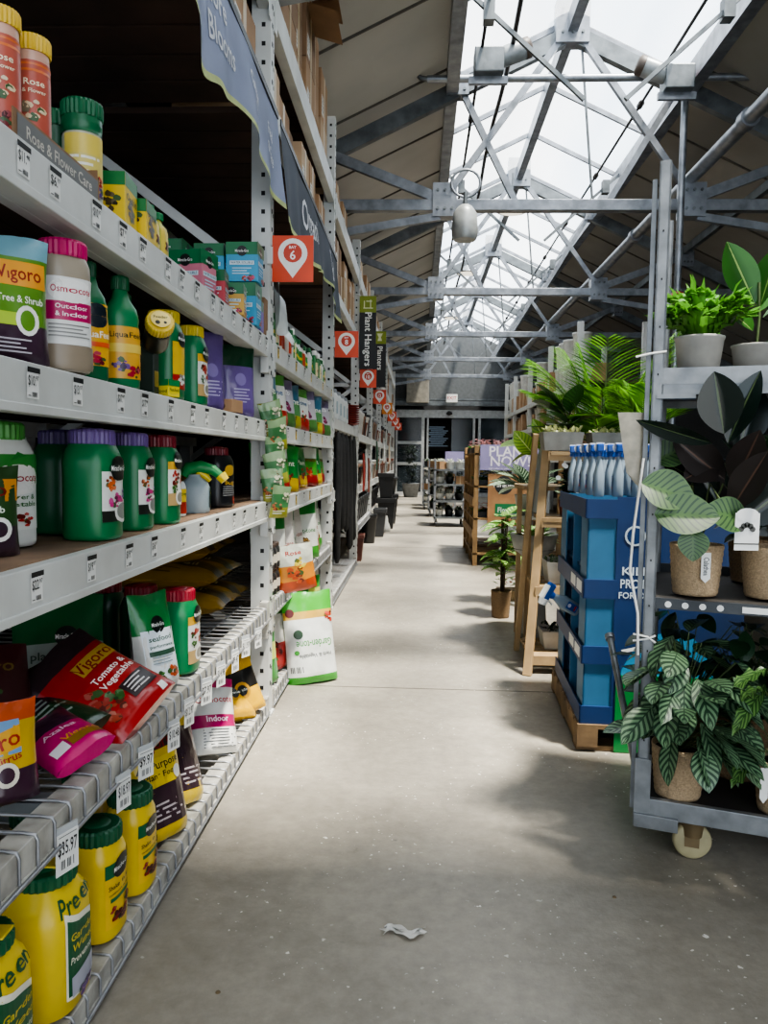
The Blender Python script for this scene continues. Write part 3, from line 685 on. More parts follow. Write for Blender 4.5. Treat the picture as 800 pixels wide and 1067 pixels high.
decal('lid_print', lambda u_, v_, o=0: (u_, v_, .1035+o), [('disc', 0, 0, .024, 'ead27a'), ('text', 'Feeder', 0, .006, .011, '1a1a14', .034), ('disc', -.008, -.01, .006, '1a1a14'), ('disc', .01, -.01, .004, '1a1a14')], t)
carton('feeder_stand_box', 'dark slim carton box under the tilted yellow lidded feeder', 'box', .04, .04, .127, '1b2a20', [('rect', -.015, .02, .015, .06, '8f7a2a')], loc=at(-.7, 1.975, Z2))
carton('plant_food_box', 'tiny yellow and green plant food box at the lip of second shelf', 'box', .04, .05, .045, 'd8c62e', [('rect', -.025, .028, .025, .045, '1a7a42'), ('text', 'Plant Food', 0, .018, .012, '1c4a22', .04)],
       [('rect', -.02, .028, .02, .045, '1a7a42'), ('text', 'Food', 0, .014, .012, '1c4a22', .03)], loc=at(-.675, 2.05, Z2), rz=-.3)
jug('plant_food_jug', 'green jug with yellow cap behind the round yellow feeder lid', 'jug', .052, .058, .25, GRN, 'cdb52a', mg_label(.09, .03, .16, 1)[:1]+[('rect', -.045, .03, .045, .07, 'a8231c'), ('flower', .0, .06, .02, 'e8e6e0'), ('logo', 0, .17, .022)], loc=at(-.725, 2.17, Z2))
jug('plant_food_jug', 'green jug with yellow cap at the right, nearest the purple bags', 'jug', .05, .055, .25, '12794a', 'd6bd2e', mg_label(.09, .03, .16, 2), loc=at(-.725, 2.42, Z2))
for i, (x, y, w_, lab) in enumerate(((-.74, 2.68, .12, 'narrow purple bag with pale print left of the green-topped purple bag'), (-.715, 2.99, .16, 'purple bag with tall dark green top at the end of second shelf'))):
    pouch('plant_food_bag', lab, 'bag', w_, .27, .08, [(.72 if i else .9, '6a5690'), (1, '0b3d26' if i else '6a5690')], [('lines', -.03, .1, .04, 5, .012, 'b7aed0'), ('disc', 0, .14, .024, '8a7ab0')], loc=at(x, y, Z2), rot=(0, 0, -.8), seed=8+i)
carton('small_carton', 'small brown cardboard tray box before the purple bag', 'box', .07, .1, .045, CARDB, None, [('disc', 0, .02, .009, '5a4030')], loc=at(-.685, 2.75, Z2), rz=-.15)
# ============ shelf 1 (top)
SH = [(0, .95), (.03, 1), (.78, 1), (.86, .92), (.9, .98), (1, .95)]
def shaker(label, x, y):
    jug('seed_shaker', label, 'shaker', .031, .031, .25, 'cfa591', 'd9b437', [('rect', -.05, .02, .05, .2, 'b65a4a'), ('flower', .0, .06, .022, '7a1c22'), ('flower', .0, .115, .024, 'd8c19c'), ('text', 'Rose', 0, .16, .016, 'f2e6c8', .035), ('text', '& Flower', 0, .145, .01, 'f2e6c8', .04), ('rect', -.05, .18, .05, .195, 'd8743c'), ('lines', -.045, .15, -.02, 9, .012, '4b2a26')],
        prof=SH, loc=at(x, y, Z1), rz=-1.0, capr=1.04, caph=.12, e=2)
shaker('yellow capped shaker bottle standing second from the left on top shelf', -.725, 1.44)
shaker('yellow capped shaker bottle cropped by the left edge on top shelf', -.735, 1.35)
t = thing('display_tray', 'low brown cardboard tray holding the yellow capped shakers', 'tray', at(-.71, 1.47, Z1+.001))
mb = MB(); mb.b2((-.07, -.2, 0), (.035, .14, .003)); mb.b2((.035, -.2, 0), (.038, .14, .055)); mb.b2((-.07, .137, 0), (.035, .14, .075)); mb.b2((-.073, -.2, 0), (-.07, .14, .055))
mb.build('tray_body', CARDB2, t); decal('tray_print', lambda u_, v_, o=0: (.0385+o, u_, v_), [('rect', -.19, .005, .13, .05, '55534f'), ('text', 'Rose & Flower Care', -.03, .028, .03, 'b9b2a4', .26)], t)
JAR = [('rect', -.045, .03, .045, .15, 'cdbd6a'), ('rect', -.045, .11, .045, .15, 'd8c25a'), ('lines', -.035, .1, .03, 5, .014, 'e6e3d6'), ('flower', .03, .035, .014, '5b3a80'), ('flower', .03, .06, .012, 'b0301f')]
jug('plant_food_jar', 'clear jar with dark green lid and yellow label on the top shelf', 'jar', .04, .04, .225, 'b7bba8', '0e5f3a', JAR+[('rect', -.09, .155, .09, .19, '11633c')], prof=SH, loc=at(-.72, 1.64, Z1), rz=-1.0, capr=1.02, caph=.15, e=2)
jug('plant_food_jar', 'jar with dark green lid half hidden behind the clear jar on top shelf', 'jar', .04, .04, .225, '2c5b3f', '0e5f3a', [], prof=SH, loc=at(-.8, 1.69, Z1), capr=1.02, caph=.15, e=2)
for i, (x, y, hh) in enumerate(((-.705, 1.78, .12), (-.7, 1.9, .1))):
    carton('plant_food_box', ['yellow carton with green top edge right of the green lidded jar', 'second yellow carton with dark leaf print on the top shelf'][i], 'box', .07, .1, hh, 'd9b81e',
           [('rect', -.05, hh-.03, .05, hh, '24763a'), ('flower', .0, .045, .03, '4a3a1c'), ('text', 'Orchid', 0, .07, .022, '3a3014', .08)], [('rect', -.035, hh-.03, .035, hh, '24763a'), ('flower', .0, .05, .025, '4a3a1c')], loc=at(x, y, Z1), rz=.1)
for i, (x, y) in enumerate(((-.75, 1.97), (-.705, 1.99), (-.705, 2.06), (-.77, 2.06))):
    jug('dropper_bottle', ['small bottle with green cap behind the second yellow carton', 'small green capped bottle right of the yellow cartons', 'small green capped bottle before the pink cartons', 'hindmost small green capped bottle near the yellow cartons'][i], 'bottle', .026, .028, .13, 'b8b54a', '157a45', [('rect', -.025, .02, .025, .09, 'd8c25a'), ('flower', 0, .04, .012, '6b2a1a')], prof=BOT, loc=at(x, y, Z1), caph=.14, capr=.6)
def mgbox(lab, x, y, z, w_=.12, h=.16, base='3f9cc4', rz=.0):
    q = [('rect', -w_/2, h*.68, w_/2, h, '0f6f41'), ('disc', 0, h*.77, w_*.16, '131614'), ('text', 'Miracle-Gro', 0, h*.77, .014, 'f0f0ea', w_*.42), ('rect', -w_*.38, h*.42, w_*.38, h*.52, 'cfe2ea'), ('text', 'WATER SOLUBLE', 0, h*.47, .012, '27506b', w_*.7),
         ('lines', -w_*.3, h*.32, w_*.3, 3, .01, 'b9d8e6'), ('flower', w_*.3, h*.12, w_*.14, 'b23a5a'), ('flower', w_*.1, h*.08, w_*.1, 'c44a3a')]
    carton('plant_food_box', lab, 'box', w_, w_*.8, h, base, [tuple([a if not isinstance(a, float) or j not in () else a for j, a in enumerate(i_)]) for i_ in q], q, loc=at(x, y, z), rz=rz)
mgbox('blue and green carton upper right of the stack at the top shelf end', -.695, 3.05, Z1+.165, .125, .15)
mgbox('blue and green carton upper left of the stack at the top shelf end', -.83, 3.07, Z1+.165, .12, .15)
mgbox('blue green carton at bottom right of the stack beside the post', -.7, 3.05, Z1, .12, .162)
mgbox('pink and green carton at bottom left of the stack on top shelf', -.83, 3.05, Z1, .12, .162, 'c4466a')
mgbox('green carton with dark round logo stacked deep behind on the top shelf', -.97, 2.95, Z1+.165, .16, .13, '176b42')
mgbox('green carton with dark logo supporting the deep stack on top shelf', -.98, 2.95, Z1, .16, .162, '176b42')
mgbox('pink carton lying in front row left of the blue cartons', -.74, 2.5, Z1, .12, .14, 'c8788a', -.2)
mgbox('small red and white carton right of the pink carton on top shelf', -.72, 2.66, Z1, .1, .12, 'b8404a', .1)
mgbox('small pale carton before the blue carton stack at shelf lip', -.69, 2.83, Z1, .09, .11, 'c9a04a', .1)
jug('spray_bottle', 'small green trigger bottle left of the blue cartons on top shelf', 'bottle', .022, .024, .2, '16733f', '0b4f30', [('rect', -.02, .02, .02, .08, 'd2c040')], prof=BOT, loc=at(-.79, 2.75, Z1), caph=.2, capr=.8)
carton('plant_food_box', 'slim purple carton next to the post on top shelf', 'box', .05, .06, .12, '7a64a8', [('rect', -.02, .08, .02, .12, '1d6b3d')], [('rect', -.02, .09, .02, .12, '1d6b3d'), ('lines', -.015, .07, .015, 4, .01, 'ddd6ea')], loc=at(-.675, 3.17, Z1))
carton('small_carton', 'brown carton wedged against the post on top shelf', 'box', .05, .07, .15, CARDB2, loc=at(-.675, 3.25, Z1))
# ============ shelf 4 (wire)
RC = '7a1524'
jug('plant_food_jug', 'green jug with dark red cap alone at the open part of the wire shelf', 'jug', .058, .064, .25, '0f7a47', '9a1c30', mg_label(.1, .03, .17, 2), loc=at(-.712, 2.25, Z4))
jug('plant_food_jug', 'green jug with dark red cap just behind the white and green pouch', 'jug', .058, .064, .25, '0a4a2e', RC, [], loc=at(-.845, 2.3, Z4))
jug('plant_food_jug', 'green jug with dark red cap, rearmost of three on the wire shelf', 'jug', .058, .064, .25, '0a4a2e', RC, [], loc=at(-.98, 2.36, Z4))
pouch('plant_food_bag', 'upright white pouch with green top leaning before the red capped jug', 'bag', .14, .265, .1, [(.08, 'c9c6c4'), (.6, 'd9dbd6'), (1, '1c7a3a')],
      [('rect', -.055, .03, .055, .165, 'dfe8ee'), ('logo', 0, .178, .024), ('text', 'seafood', 0, .14, .02, '274f3a', .08), ('text', 'performance', 0, .12, .012, '274f3a', .08), ('rect', -.045, .095, .045, .108, '32503f'), ('flower', .02, .045, .02, 'b5502a'), ('flower', -.02, .04, .015, '4d8a34'), ('lines', -.04, .09, .03, 3, .008, '8a9aa0')],
      loc=at(-.715, 2.06, Z4), rot=(0, R(-8), -.5), seed=11)
pouch('plant_food_bag', 'dark green pouch slumped at the back of the wire shelf', 'bag', .24, .27, .08, [(.5, '9aa39a'), (1, '17552f')], [('logo', .02, .15, .03), ('text', 'plant food', 0, .1, .03, '3a4a40', .14)], loc=at(-.95, 1.98, Z4), rot=(0, R(-22), -1.1), seed=12)
VIG = [('rect', -.11, .0, .11, .03, 'a31a1c'), ('rect', -.02, .17, .1, .21, 'a8862a'), ('text', 'Vigoro', .035, .19, .045, '7a1212', .12), ('text', 'Tomato &', .03, .14, .024, 'f0e6e2', .11), ('text', 'Vegetable', .03, .115, .024, 'f0e6e2', .11),
       ('flower', -.06, .1, .035, '8f2a1e'), ('flower', -.05, .06, .03, '9a3a22'), ('flower', -.02, .09, .025, '2f5a26'), ('rect', .0, .04, .085, .09, '241418'), ('rect', .06, .005, .08, .025, 'ece9e6'), ('lines', .01, .08, .07, 4, .01, 'c9c2c0')]
pouch('fertilizer_bag', 'shiny red fertilizer bag lying tilted over the wire shelf front', 'bag', .22, .29, .07, [(.5, 'a31a1c'), (.8, '98181c'), (1, '2d2026')], VIG, loc=at(-.63, 1.76, Z4+.03), rot=orient((-.85, .1, .42), (.3, .8, .45)), seed=13)
pouch('fertilizer_bag', 'dark red fertilizer bag lying behind the shiny red one', 'bag', .2, .26, .06, [(.3, '7a1618'), (1, '3a1518')], [('rect', -.08, .03, .08, .06, '9a2020'), ('rect', .04, .03, .07, .055, 'c9c4c0'), ('lines', -.07, .2, .06, 8, .014, '5e5658')], loc=at(-.73, 1.7, Z4+.02), rot=orient((-.85, .3, .3), (.35, .85, .4)), seed=14)
pouch('fertilizer_bag', 'orange bag with yellow panel standing at left edge of wire shelf', 'bag', .19, .185, .08, [(.35, '3d2233'), (.8, 'c2a02c'), (1, 'c24e1c')],
      [('rect', -.09, .09, .06, .15, '6f98c0'), ('poly', [(-.09, .1), (.06, .14), (.06, .1), (-.09, .07)], 'd9a02a'), ('text', 'Vigoro', .0, .105, .04, 'a5281a', .12, .25), ('text', 'Palm & Citrus', 0, .075, .02, 'a5281a', .12, .2), ('disc', .03, .055, .022, 'd8d2c0'), ('disc', .03, .055, .014, '3d2233')],
      loc=at(-.78, 1.33, Z4), rot=(0, R(-8), -.85), seed=15)
pouch('fertilizer_bag', 'bright pink fertilizer bag lying flat on the wire shelf', 'bag', .14, .2, .055, [(.55, 'c01a6c'), (1, '3a2038')], [('rect', -.05, .02, -.015, .05, 'ece6ea'), ('text', 'Vigoro', .025, .05, .03, 'd8a030', .08), ('text', 'Azalea', 0, .09, .022, 'f2d6e6', .08), ('rect', -.01, .02, .06, .045, '8f6a24')],
      loc=at(-.665, 1.5, Z4+.03), rot=orient((-.8, .5, .12), (.5, .8, .35)), seed=16)
pouch('fertilizer_bag', 'dark green and black bag lying behind the pink bag', 'bag', .16, .22, .05, [(.6, '1f3b25'), (1, '2a1a2a')], [('lines', -.05, .15, .05, 6, .016, '9aa59c')], loc=at(-.72, 1.62, Z4+.025), rot=orient((-.9, .3, .2), (.3, .9, .35)), seed=17)
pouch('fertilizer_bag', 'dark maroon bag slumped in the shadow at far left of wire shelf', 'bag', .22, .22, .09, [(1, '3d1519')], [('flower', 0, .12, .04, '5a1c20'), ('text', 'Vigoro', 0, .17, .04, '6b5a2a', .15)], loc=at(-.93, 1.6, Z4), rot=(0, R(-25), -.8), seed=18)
k = 0
for j in range(3):
    for i in range(2):
        y_, z_ = 2.98+.18*i, Z4+.06+.105*j
        pouch('soil_bag', 'yellow and black soil bag, %s row %s, stacked beside the post on the wire shelf' % (['bottom', 'middle', 'top'][j], ['front', 'rear'][i]), 'bag', .5, .3, .12, [(.25, '8a6a18'), (.6, '1d1b19'), (1, '7d6018')],
              [('text', 'Garden Soil', 0, .12, .05, 'c9b98a', .3), ('lines', -.18, .05, .1, 3, .014, '3a2c10')], loc=at(-.99-.03*j, y_-.1, z_), rot=(0, R(-90), -R(90)), style='pillow', seed=30+k, nu=18, nv=14); k += 1
# ============ shelf 5 (bottom)
PRE = [('poly', [(-.05, .03), (.05, .01), (.055, .15), (-.05, .2)], 'ece9d6'), ('poly', [(-.044, .035), (.044, .018), (.048, .14), (-.044, .185)], '1c5a38'), ('text', 'Garden', 0, .14, .02, 'e0c83a', .07, -.2), ('text', 'Weed', 0, .118, .02, 'e0c83a', .07, -.2), ('text', 'Preventer', 0, .095, .018, 'ece9d6', .075, -.2), ('rect', -.035, .03, .035, .07, 'a9aab8'),
       ('text', 'Preen', -.01, .207, .044, '17502f', .1), ('flower', .0, .03, .02, '6a4a80')]
def preen_top(c, r, z):
    m = MB(); m.b2((-r*.95, -r*.32, z-.001), (r*.95, r*.32, z+.004)); m.build('flip_lid', P('d9bf2c', .4), c, bevel=.003)
PR = [(0, .92), (.02, 1), (.5, 1), (.75, .99), (.85, .9), (.93, .72), (1, .6)]
jug('weed_preventer_jug', 'tall yellow jug with green cap and yellow flip lid at the bottom left', 'jug', .074, .09, .27, 'dcc02a', '145a38', PRE, prof=PR, loc=at(-.728, 1.2, Z5), rz=.02, capr=.78, caph=.1, captop=preen_top)
jug('weed_preventer_jug', 'tall yellow jug with green cap, second from the left on bottom shelf', 'jug', .074, .09, .27, 'dcc02a', '145a38', PRE, prof=PR, loc=at(-.718, 1.42, Z5), rz=.05, capr=.78, caph=.1, captop=preen_top)
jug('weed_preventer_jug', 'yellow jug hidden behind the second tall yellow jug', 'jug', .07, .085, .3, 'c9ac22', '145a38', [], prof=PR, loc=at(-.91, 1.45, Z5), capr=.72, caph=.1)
jug('plant_food_jug', 'yellow jug with green cap between tall jugs and the farther yellow jug', 'jug', .056, .064, .25, 'd6b822', '0f5234', mg_label(.1, .03, .175, 1), loc=at(-.705, 1.635, Z5), rz=-.05, capr=.92)
jug('plant_food_jug', 'yellow jug with green cap standing against the yellow fertilizer bag', 'jug', .056, .064, .25, 'd6b822', '0f5234', mg_label(.1, .03, .175, 1), loc=at(-.7, 1.82, Z5), rz=-.05, capr=.92)
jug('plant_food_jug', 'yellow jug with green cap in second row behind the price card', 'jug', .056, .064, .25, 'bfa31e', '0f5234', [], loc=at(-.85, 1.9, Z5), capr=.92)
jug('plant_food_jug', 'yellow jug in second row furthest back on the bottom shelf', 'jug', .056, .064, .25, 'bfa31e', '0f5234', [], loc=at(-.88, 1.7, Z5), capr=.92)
AP = [('rect', -.085, .15, .085, .225, 'd9bc1c'), ('text', 'Vigoro', .0, .262, .05, '8c1a14', .15), ('text', 'All Purpose', 0, .205, .03, '2a2412', .15), ('text', 'Plant Food', 0, .178, .022, '2a2412', .12), ('poly', [(-.085, .15), (.085, .15), (.085, .04), (-.085, .04)], '34212b'),
      ('poly', [(-.085, .15), (.05, .15), (-.085, .11)], 'd9bc1c'), ('lines', -.07, .1, .07, 4, .014, 'b9b0b4'), ('disc', .06, .17, .018, 'e9e6dc'), ('bars', -.075, .012, .03, .018, '2a2412'), ('flower', -.065, .26, .02, 'b03a20'), ('flower', .07, .255, .018, 'a3405a')]
pouch('fertilizer_bag', 'yellow and black all purpose fertilizer bag on the bottom wire shelf', 'bag', .19, .31, .09, [(.14, 'd2b31a'), (.8, 'd2b31a'), (1, '3c3320')], AP, loc=at(-.705, 2.06, Z5), rot=(0, R(-10), -.5), seed=41)
pouch('fertilizer_bag', 'yellow fertilizer bag leaning behind the all purpose bag', 'bag', .19, .31, .08, [(.2, 'd2b31a'), (.75, '34212b'), (1, 'd2b31a')], AP[4:7], loc=at(-.7, 2.27, Z5), rot=(R(-14), R(-16), -.15), seed=42)
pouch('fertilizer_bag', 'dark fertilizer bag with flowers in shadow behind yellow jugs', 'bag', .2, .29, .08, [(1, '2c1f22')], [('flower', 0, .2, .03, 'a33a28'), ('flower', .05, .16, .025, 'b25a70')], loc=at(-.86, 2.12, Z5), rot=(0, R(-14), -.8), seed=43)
pouch('plant_food_bag', 'white and magenta plant food bag slumped on the bottom shelf', 'bag', .19, .27, .1, [(.35, 'd6d6d2'), (.52, 'a3195c'), (.86, 'd6d6d2'), (1, 'b81a64')],
      [('text', 'Osmocote', 0, .19, .034, 'a5182a', .15), ('text', 'Indoor', 0, .12, .03, 'f0dbe6', .09), ('lines', -.06, .08, .07, 7, .01, '55585a')], loc=at(-.715, 2.66, Z5), rot=(R(-10), R(-24), -.75), seed=44)
for i, (x, y, rx, ry, rz) in enumerate(((-.72, 3.02, -8, -40, -.6), (-.7, 3.1, 12, -18, -.9), (-.82, 2.9, 0, -30, -1.1))):
    pouch('potting_mix_bag', ['yellow and black bag folded over near the first post', 'yellow and black bag with round logo against the first post', 'black bag with yellow band lying behind the folded yellow bag'][i], 'bag', .2, .24, .1, [(.4, 'd0a016'), (.75, '1e1c1a'), (1, 'd0a016')] if i < 2 else [(.7, '1e1c1a'), (1, 'b88a14')],
          [('disc', 0, .1, .035, 'b5851c'), ('logo', 0, .1, .022)], loc=at(x, y, Z5), rot=(R(rx), R(ry), rz), seed=50+i)
pouch('potting_mix_bag', 'dark green bag lying deep on the bottom shelf by the post', 'bag', .3, .3, .14, [(1, '17662f')], [], loc=at(-.95, 2.95, Z5+.06), rot=(0, R(-85), -1.2), style='pillow', seed=55)
# hanging price cards on the wire shelf beam
HC_ = [((70, 887), '35.97', 1.5), ((129, 827), '18.97', 1.35), ((152, 796), '9.97', 1.1), ((181, 768), '10.48', 1.25), ((197, 744), '12.97', 1), ((215, 722), '7.97', 1), ((230, 704), '14.98', 1), ((245, 690), '9.47', 1), ((256, 675), '11.97', 1), ((269, 666), '13.97', 1)]
where = ['in front of the tall yellow jugs', 'above the yellow jugs', 'above the all purpose bag', 'before the white magenta bag', 'left of the white magenta bag', 'over the white magenta bag', 'over the folded yellow bag', 'left of the post', 'nearly at the post', 'on the first post']
for i, ((px, py), pr, s) in enumerate(HC_):
    p = onX(px, py, -.632)
    t = thing('price_card', 'white %s dollar price card hanging %s' % (pr, where[i]), 'price card', p, (0, 0, -.35+.1*math.sin(i*2.1)))
    s = 1.0+.12*(i == 0); hh = .034*s; ww = .024*s
    MB().box((0, 0, 0), (.0016, ww*2, hh*2)).build('card', WPAPER, t)
    decal('card_print', lambda u_, v_, o=0: (.001+o, u_, v_), [('text', '$'+pr, 0, hh*.25, hh*.95, '121212', ww*1.7), ('bars', -ww*.6, -hh*.75, ww*1.2, hh*.45, '222222'), ('lines', -ww*.8, hh*.85, ww*.8, 1, hh*.1, '444444')], t)
    MB().b2((-.004, -ww, hh), (.0, ww, hh+.012)).build('card_clip', P('b9bdbf', .3), t)
# ============ banners
BN = mat('banner_fabric', '8b93ab', .8, 0, .12, 3); HEM = mat('banner_hem', 'b4bd7c', .7); LET = mat('banner_lettering', 'dfe1e6', .7)
BN2 = mat('banner_fabric_dark', '4b505a', .8, 0, .12, 3)
def prof_sag(pts):
    def f(y):
        y = min(max(y, pts[0][0]), pts[-1][0]-1e-6)
        for (a, va), (b, vb) in zip(pts, pts[1:]):
            if a <= y <= b:
                t = (y-a)/(b-a); t = t*t*(3-2*t); return va+(vb-va)*t
    return f
def banner(y0, y1, words, lab, m, sag):
    t = thing('fabric_banner', lab, 'banner', (XF+.02, 0, 0))
    L = y1-y0
    def S(y, v_, off=0):
        f = (y-y0)/L
        x = .014*math.sin(f*19)*(.15+v_)+.012*math.sin(f*43+v_*2)*v_+.03*v_
        z = 2.6-v_*sag(y)
        return (x+off, y, z)
    MB().grid(lambda a, b: S(y0+L*a, .94*(1-b)), 90, 8).build('banner_cloth', m, t)
    MB().grid(lambda a, b: S(y0+L*a, 1-.06*b, .0004), 90, 1).build('hem', HEM, t)
    mb = MB()
    for (w_, yc, vc, h) in words: text(mb, lambda a, b: S(yc+a, vc-b/.33, .003), w_, 0, 0, h, 0)
    mb.build('banner_lettering', LET, t)
    MB().b2((.0, y0, 2.585), (.006, y1, 2.612)).build('top_rail', BLK, t)
banner(.95, 3.36, [('Growth', 1.35, .3, .1), ('&', 1.35, .62, .08), ('More', 2.34, .28, .1), ('Blooms', 2.4, .58, .1), ('Grow', 2.82, .4, .08), ('Big', 2.82, .66, .08), ('Feed', 3.15, .42, .06), ('& Care', 3.15, .64, .06)],
       'rippled blue grey fabric banner reading More Blooms with green hem', BN, prof_sag([(0.9, .36), (1.5, .28), (1.85, .3), (2.17, .4), (2.35, .36), (2.56, .32), (2.8, .345), (3.1, .37), (3.36, .39)]))
banner(3.42, 5.74, [('Organic', 4.3, .45, .17), ('Food', 5.3, .4, .15)], 'dark grey fabric banner reading Organic behind the bay 6 sign', BN2, prof_sag([(3.4, .42), (3.9, .46), (4.3, .4), (4.8, .33), (5.2, .35), (5.5, .42), (5.8, .47)]))
# ============ bay signs
ORG = P('d0451f', .4)
def bay_sign(n, y, lab, z=1.985):
    t = thing('bay_sign', lab, 'sign', (-.545, y, z))
    MB().box((0, 0, 0), (.175, .004, .192)).build('panel', ORG if n != 14 else P('d07a20', .4), t)
    S = lambda u_, v_, o=0: (u_, -.002-o, v_)
    pts = [(.062*math.cos(a), .022+.062*math.sin(a)) for a in [R(-35+k*(250/20)) for k in range(21)]]+[(0, -.08)]
    decal('marker', S, [('poly', pts, 'e9e6e0'), ('disc', 0, .024, .04, 'c23a1a'), ('text', str(n), 0, .013, .052, 'f4f2ee'), ('text', 'BAY', 0, .047, .017, 'f4f2ee')], t)
    MB().b2((-.11, -.003, -.02), (-.085, .01, .05)).build('bracket', WHITE_RACK, t)
sl = ['nearest orange BAY 6 marker sign on the first post', 'orange BAY 8 marker sign beside the second rack post', 'orange BAY 10 marker sign below the Plant Hangers sign', 'orange BAY 12 marker sign beneath the Planters sign', 'amber BAY 14 marker sign down the rack row', 'orange BAY 16 marker sign down the rack row', 'orange BAY 18 marker sign far down the racks', 'orange BAY 20 marker sign farthest down the racks']
for k in range(8): bay_sign(6+2*k, posts[k+1]-.01 if k else 3.29, sl[k])
def blade(words, y, z1, lab, icon):
    t = thing('hanging_category_sign', lab, 'sign', (-.55, y, z1))
    MB().b2((-.09, -.005, -.75), (.085, .005, -.17)).build('black_panel', P('1b1c1e', .5), t)
    MB().b2((-.09, -.0055, -.17), (.085, .0055, 0)).build('green_panel', P('7d8c1e', .5), t)
    S = lambda u_, v_, o=0: (u_, -.0055-o, v_)
    decal('lettering', S, [('text', words, .0, -.225-.22*len(words)/13, .1, 'e8e8e2', None, -math.pi/2)]+icon, t)
    MB().cyl((-.08, 0, 0), (-.13, 0, .02), .008).build('bracket', WHITE_RACK, t)
blade('Plant Hangers', 8.1, 2.83, 'tall black sign with olive green top reading Plant Hangers', [('rect', -.05, -.13, .05, -.12, 'd9dcae'), ('rect', -.045, -.12, -.035, -.05, 'd9dcae'), ('rect', .02, -.12, .03, -.04, 'd9dcae'), ('rect', -.02, -.06, .04, -.05, 'd9dcae')])
blade('Planters', 10.5, 2.86, 'tall black sign with olive green top reading Planters', [('poly', [(-.04, -.03), (.04, -.03), (.015, -.08), (.03, -.13), (-.03, -.13), (-.015, -.08)], 'd9dcae')])
# ============ overhead cartons
random.seed(11)
def cb(lab, x, y, z, dx, dy, h, m, group, flap=False, extra=True):
    t = thing('cardboard_box', lab, 'box', (x, y, z), 0, group)
    MB().box((0, 0, h/2), (dx, dy, h)).build('box_body', m, t, bevel=.003)
    if extra:
        mb = MB(); mb.box((dx/2+.0006, 0, h*.5), (.001, .05, h)); mb.build('packing_tape', P('c2ad8a', .3), t)
        decal('carton_label', lambda u_, v_, o=0: (dx/2+o, u_, v_), [('rect', -dy*.4, h*.1, -dy*.15, h*.5, 'd9d6cc'), ('lines', -dy*.38, h*.42, -dy*.18, 4, h*.08, '4a4a48')], t)
    if flap:
        mb = MB(); mb.add([(dx/2, -dy/2, h), (dx/2, dy/2, h), (dx/2+.17, dy/2, h-.05), (dx/2+.17, -dy/2, h-.05)], [(0, 1, 2, 3)]); mb.build('box_flap', CARDB2, t)
def deckrow(y0, y1, z, zmax, grp, lab, flapat=None):
    y = y0
    while y < y1-.2:
        dy = min(random.uniform(.24, .42), y1-y-.01); zz = z+.002
        top = z+(zmax-z)*random.uniform(.6, 1)
        dx = random.uniform(.4, .55); xo = random.uniform(0, .05)
        while zz < top-.1:
            h = min(random.uniform(.2, .36), top-zz)
            if h < .1: break
            fl = flapat and y < flapat < y+dy and zz+h > top-.15
            cb(lab, -.67-xo-dx/2, y+dy/2, zz, dx, dy-.02, h-.004, random.choice([CARDB, CARDB, CARDB2, CARDB3]), grp, bool(fl)); zz += h
        y += dy
deckrow(1.9, 3.28, 2.662, 3.0, 'cartons above the first banner', 'brown cardboard carton on the deck above the More Blooms banner')
deckrow(3.42, 5.6, 2.662, 3.0, 'cartons above the second banner', 'brown cardboard carton on the deck above the Organic banner')
deckrow(3.42, 5.7, 3.142, 4.1, 'cartons on the top deck of the second bay', 'brown cardboard carton stacked high on top deck of the second bay', 4.75)
deckrow(5.85, 7.2, 3.105, 3.46, 'cartons on the top deck of the third bay', 'cardboard carton on the topmost deck of the third bay')
deckrow(5.85, 8.1, 2.442, 2.95, 'cartons on the lower overhead deck of the third bay', 'cardboard carton on lower overhead deck of the third bay')
for k in range(3, 8):
    nm = ['fourth', 'fifth', 'sixth', 'seventh', 'farthest'][k-3]
    deckrow(posts[k]+.12, posts[k+1]-.05, 2.442, 2.93, 'cartons on overhead deck of the %s bay' % nm, 'cardboard carton on the overhead deck of the %s rack bay' % nm)
    deckrow(posts[k]+.12, posts[k+1]-.05, 3.105, 3.45, 'cartons on top deck of the %s bay' % nm, 'cardboard carton on the topmost deck of the %s rack bay' % nm)
# ============ second bay goods
random.seed(5)
b0 = jug('small_feed_bottle', 'small white or green bottle in the front row under the Organic banner', 'bottle', .024, .026, .17, 'd8d9d2', '1f6b3a', [('rect', -.025, .02, .025, .1, '3c8a44'), ('rect', -.025, .05, .025, .065, 'e0c840')], prof=BOT, loc=at(-.69, 3.52, Z1), caph=.15, capr=.6, group='small bottles on top shelf of second bay')
b1 = jug('small_feed_bottle', 'small white or green bottle in the front row under the Organic banner', 'bottle', .024, .026, .19, '2b7a40', 'e6e6e0', [('rect', -.025, .02, .025, .11, 'e4d9a8'), ('flower', 0, .05, .014, 'a3402a')], prof=BOT, loc=at(-.69, 3.62, Z1), caph=.15, capr=.6, group='small bottles on top shelf of second bay')
b2_ = jug('small_feed_bottle', 'small white or green bottle in the front row under the Organic banner', 'bottle', .024, .026, .16, 'c9c0b0', '26282a', [('rect', -.025, .02, .025, .1, 'b8452a')], prof=BOT, loc=at(-.69, 3.72, Z1), caph=.15, capr=.6, group='small bottles on top shelf of second bay')
y = 3.82
while y < 5.68:
    dup(random.choice([b0, b1, b2_]), (-.69-random.uniform(0, .03), y, Z1), random.uniform(-.3, .3)); y += .085
y = 3.5
while y < 5.6:
    dup(random.choice([b0, b1, b2_]), (-.79, y, Z1), 0); y += .11
for o_ in (b0,): pass
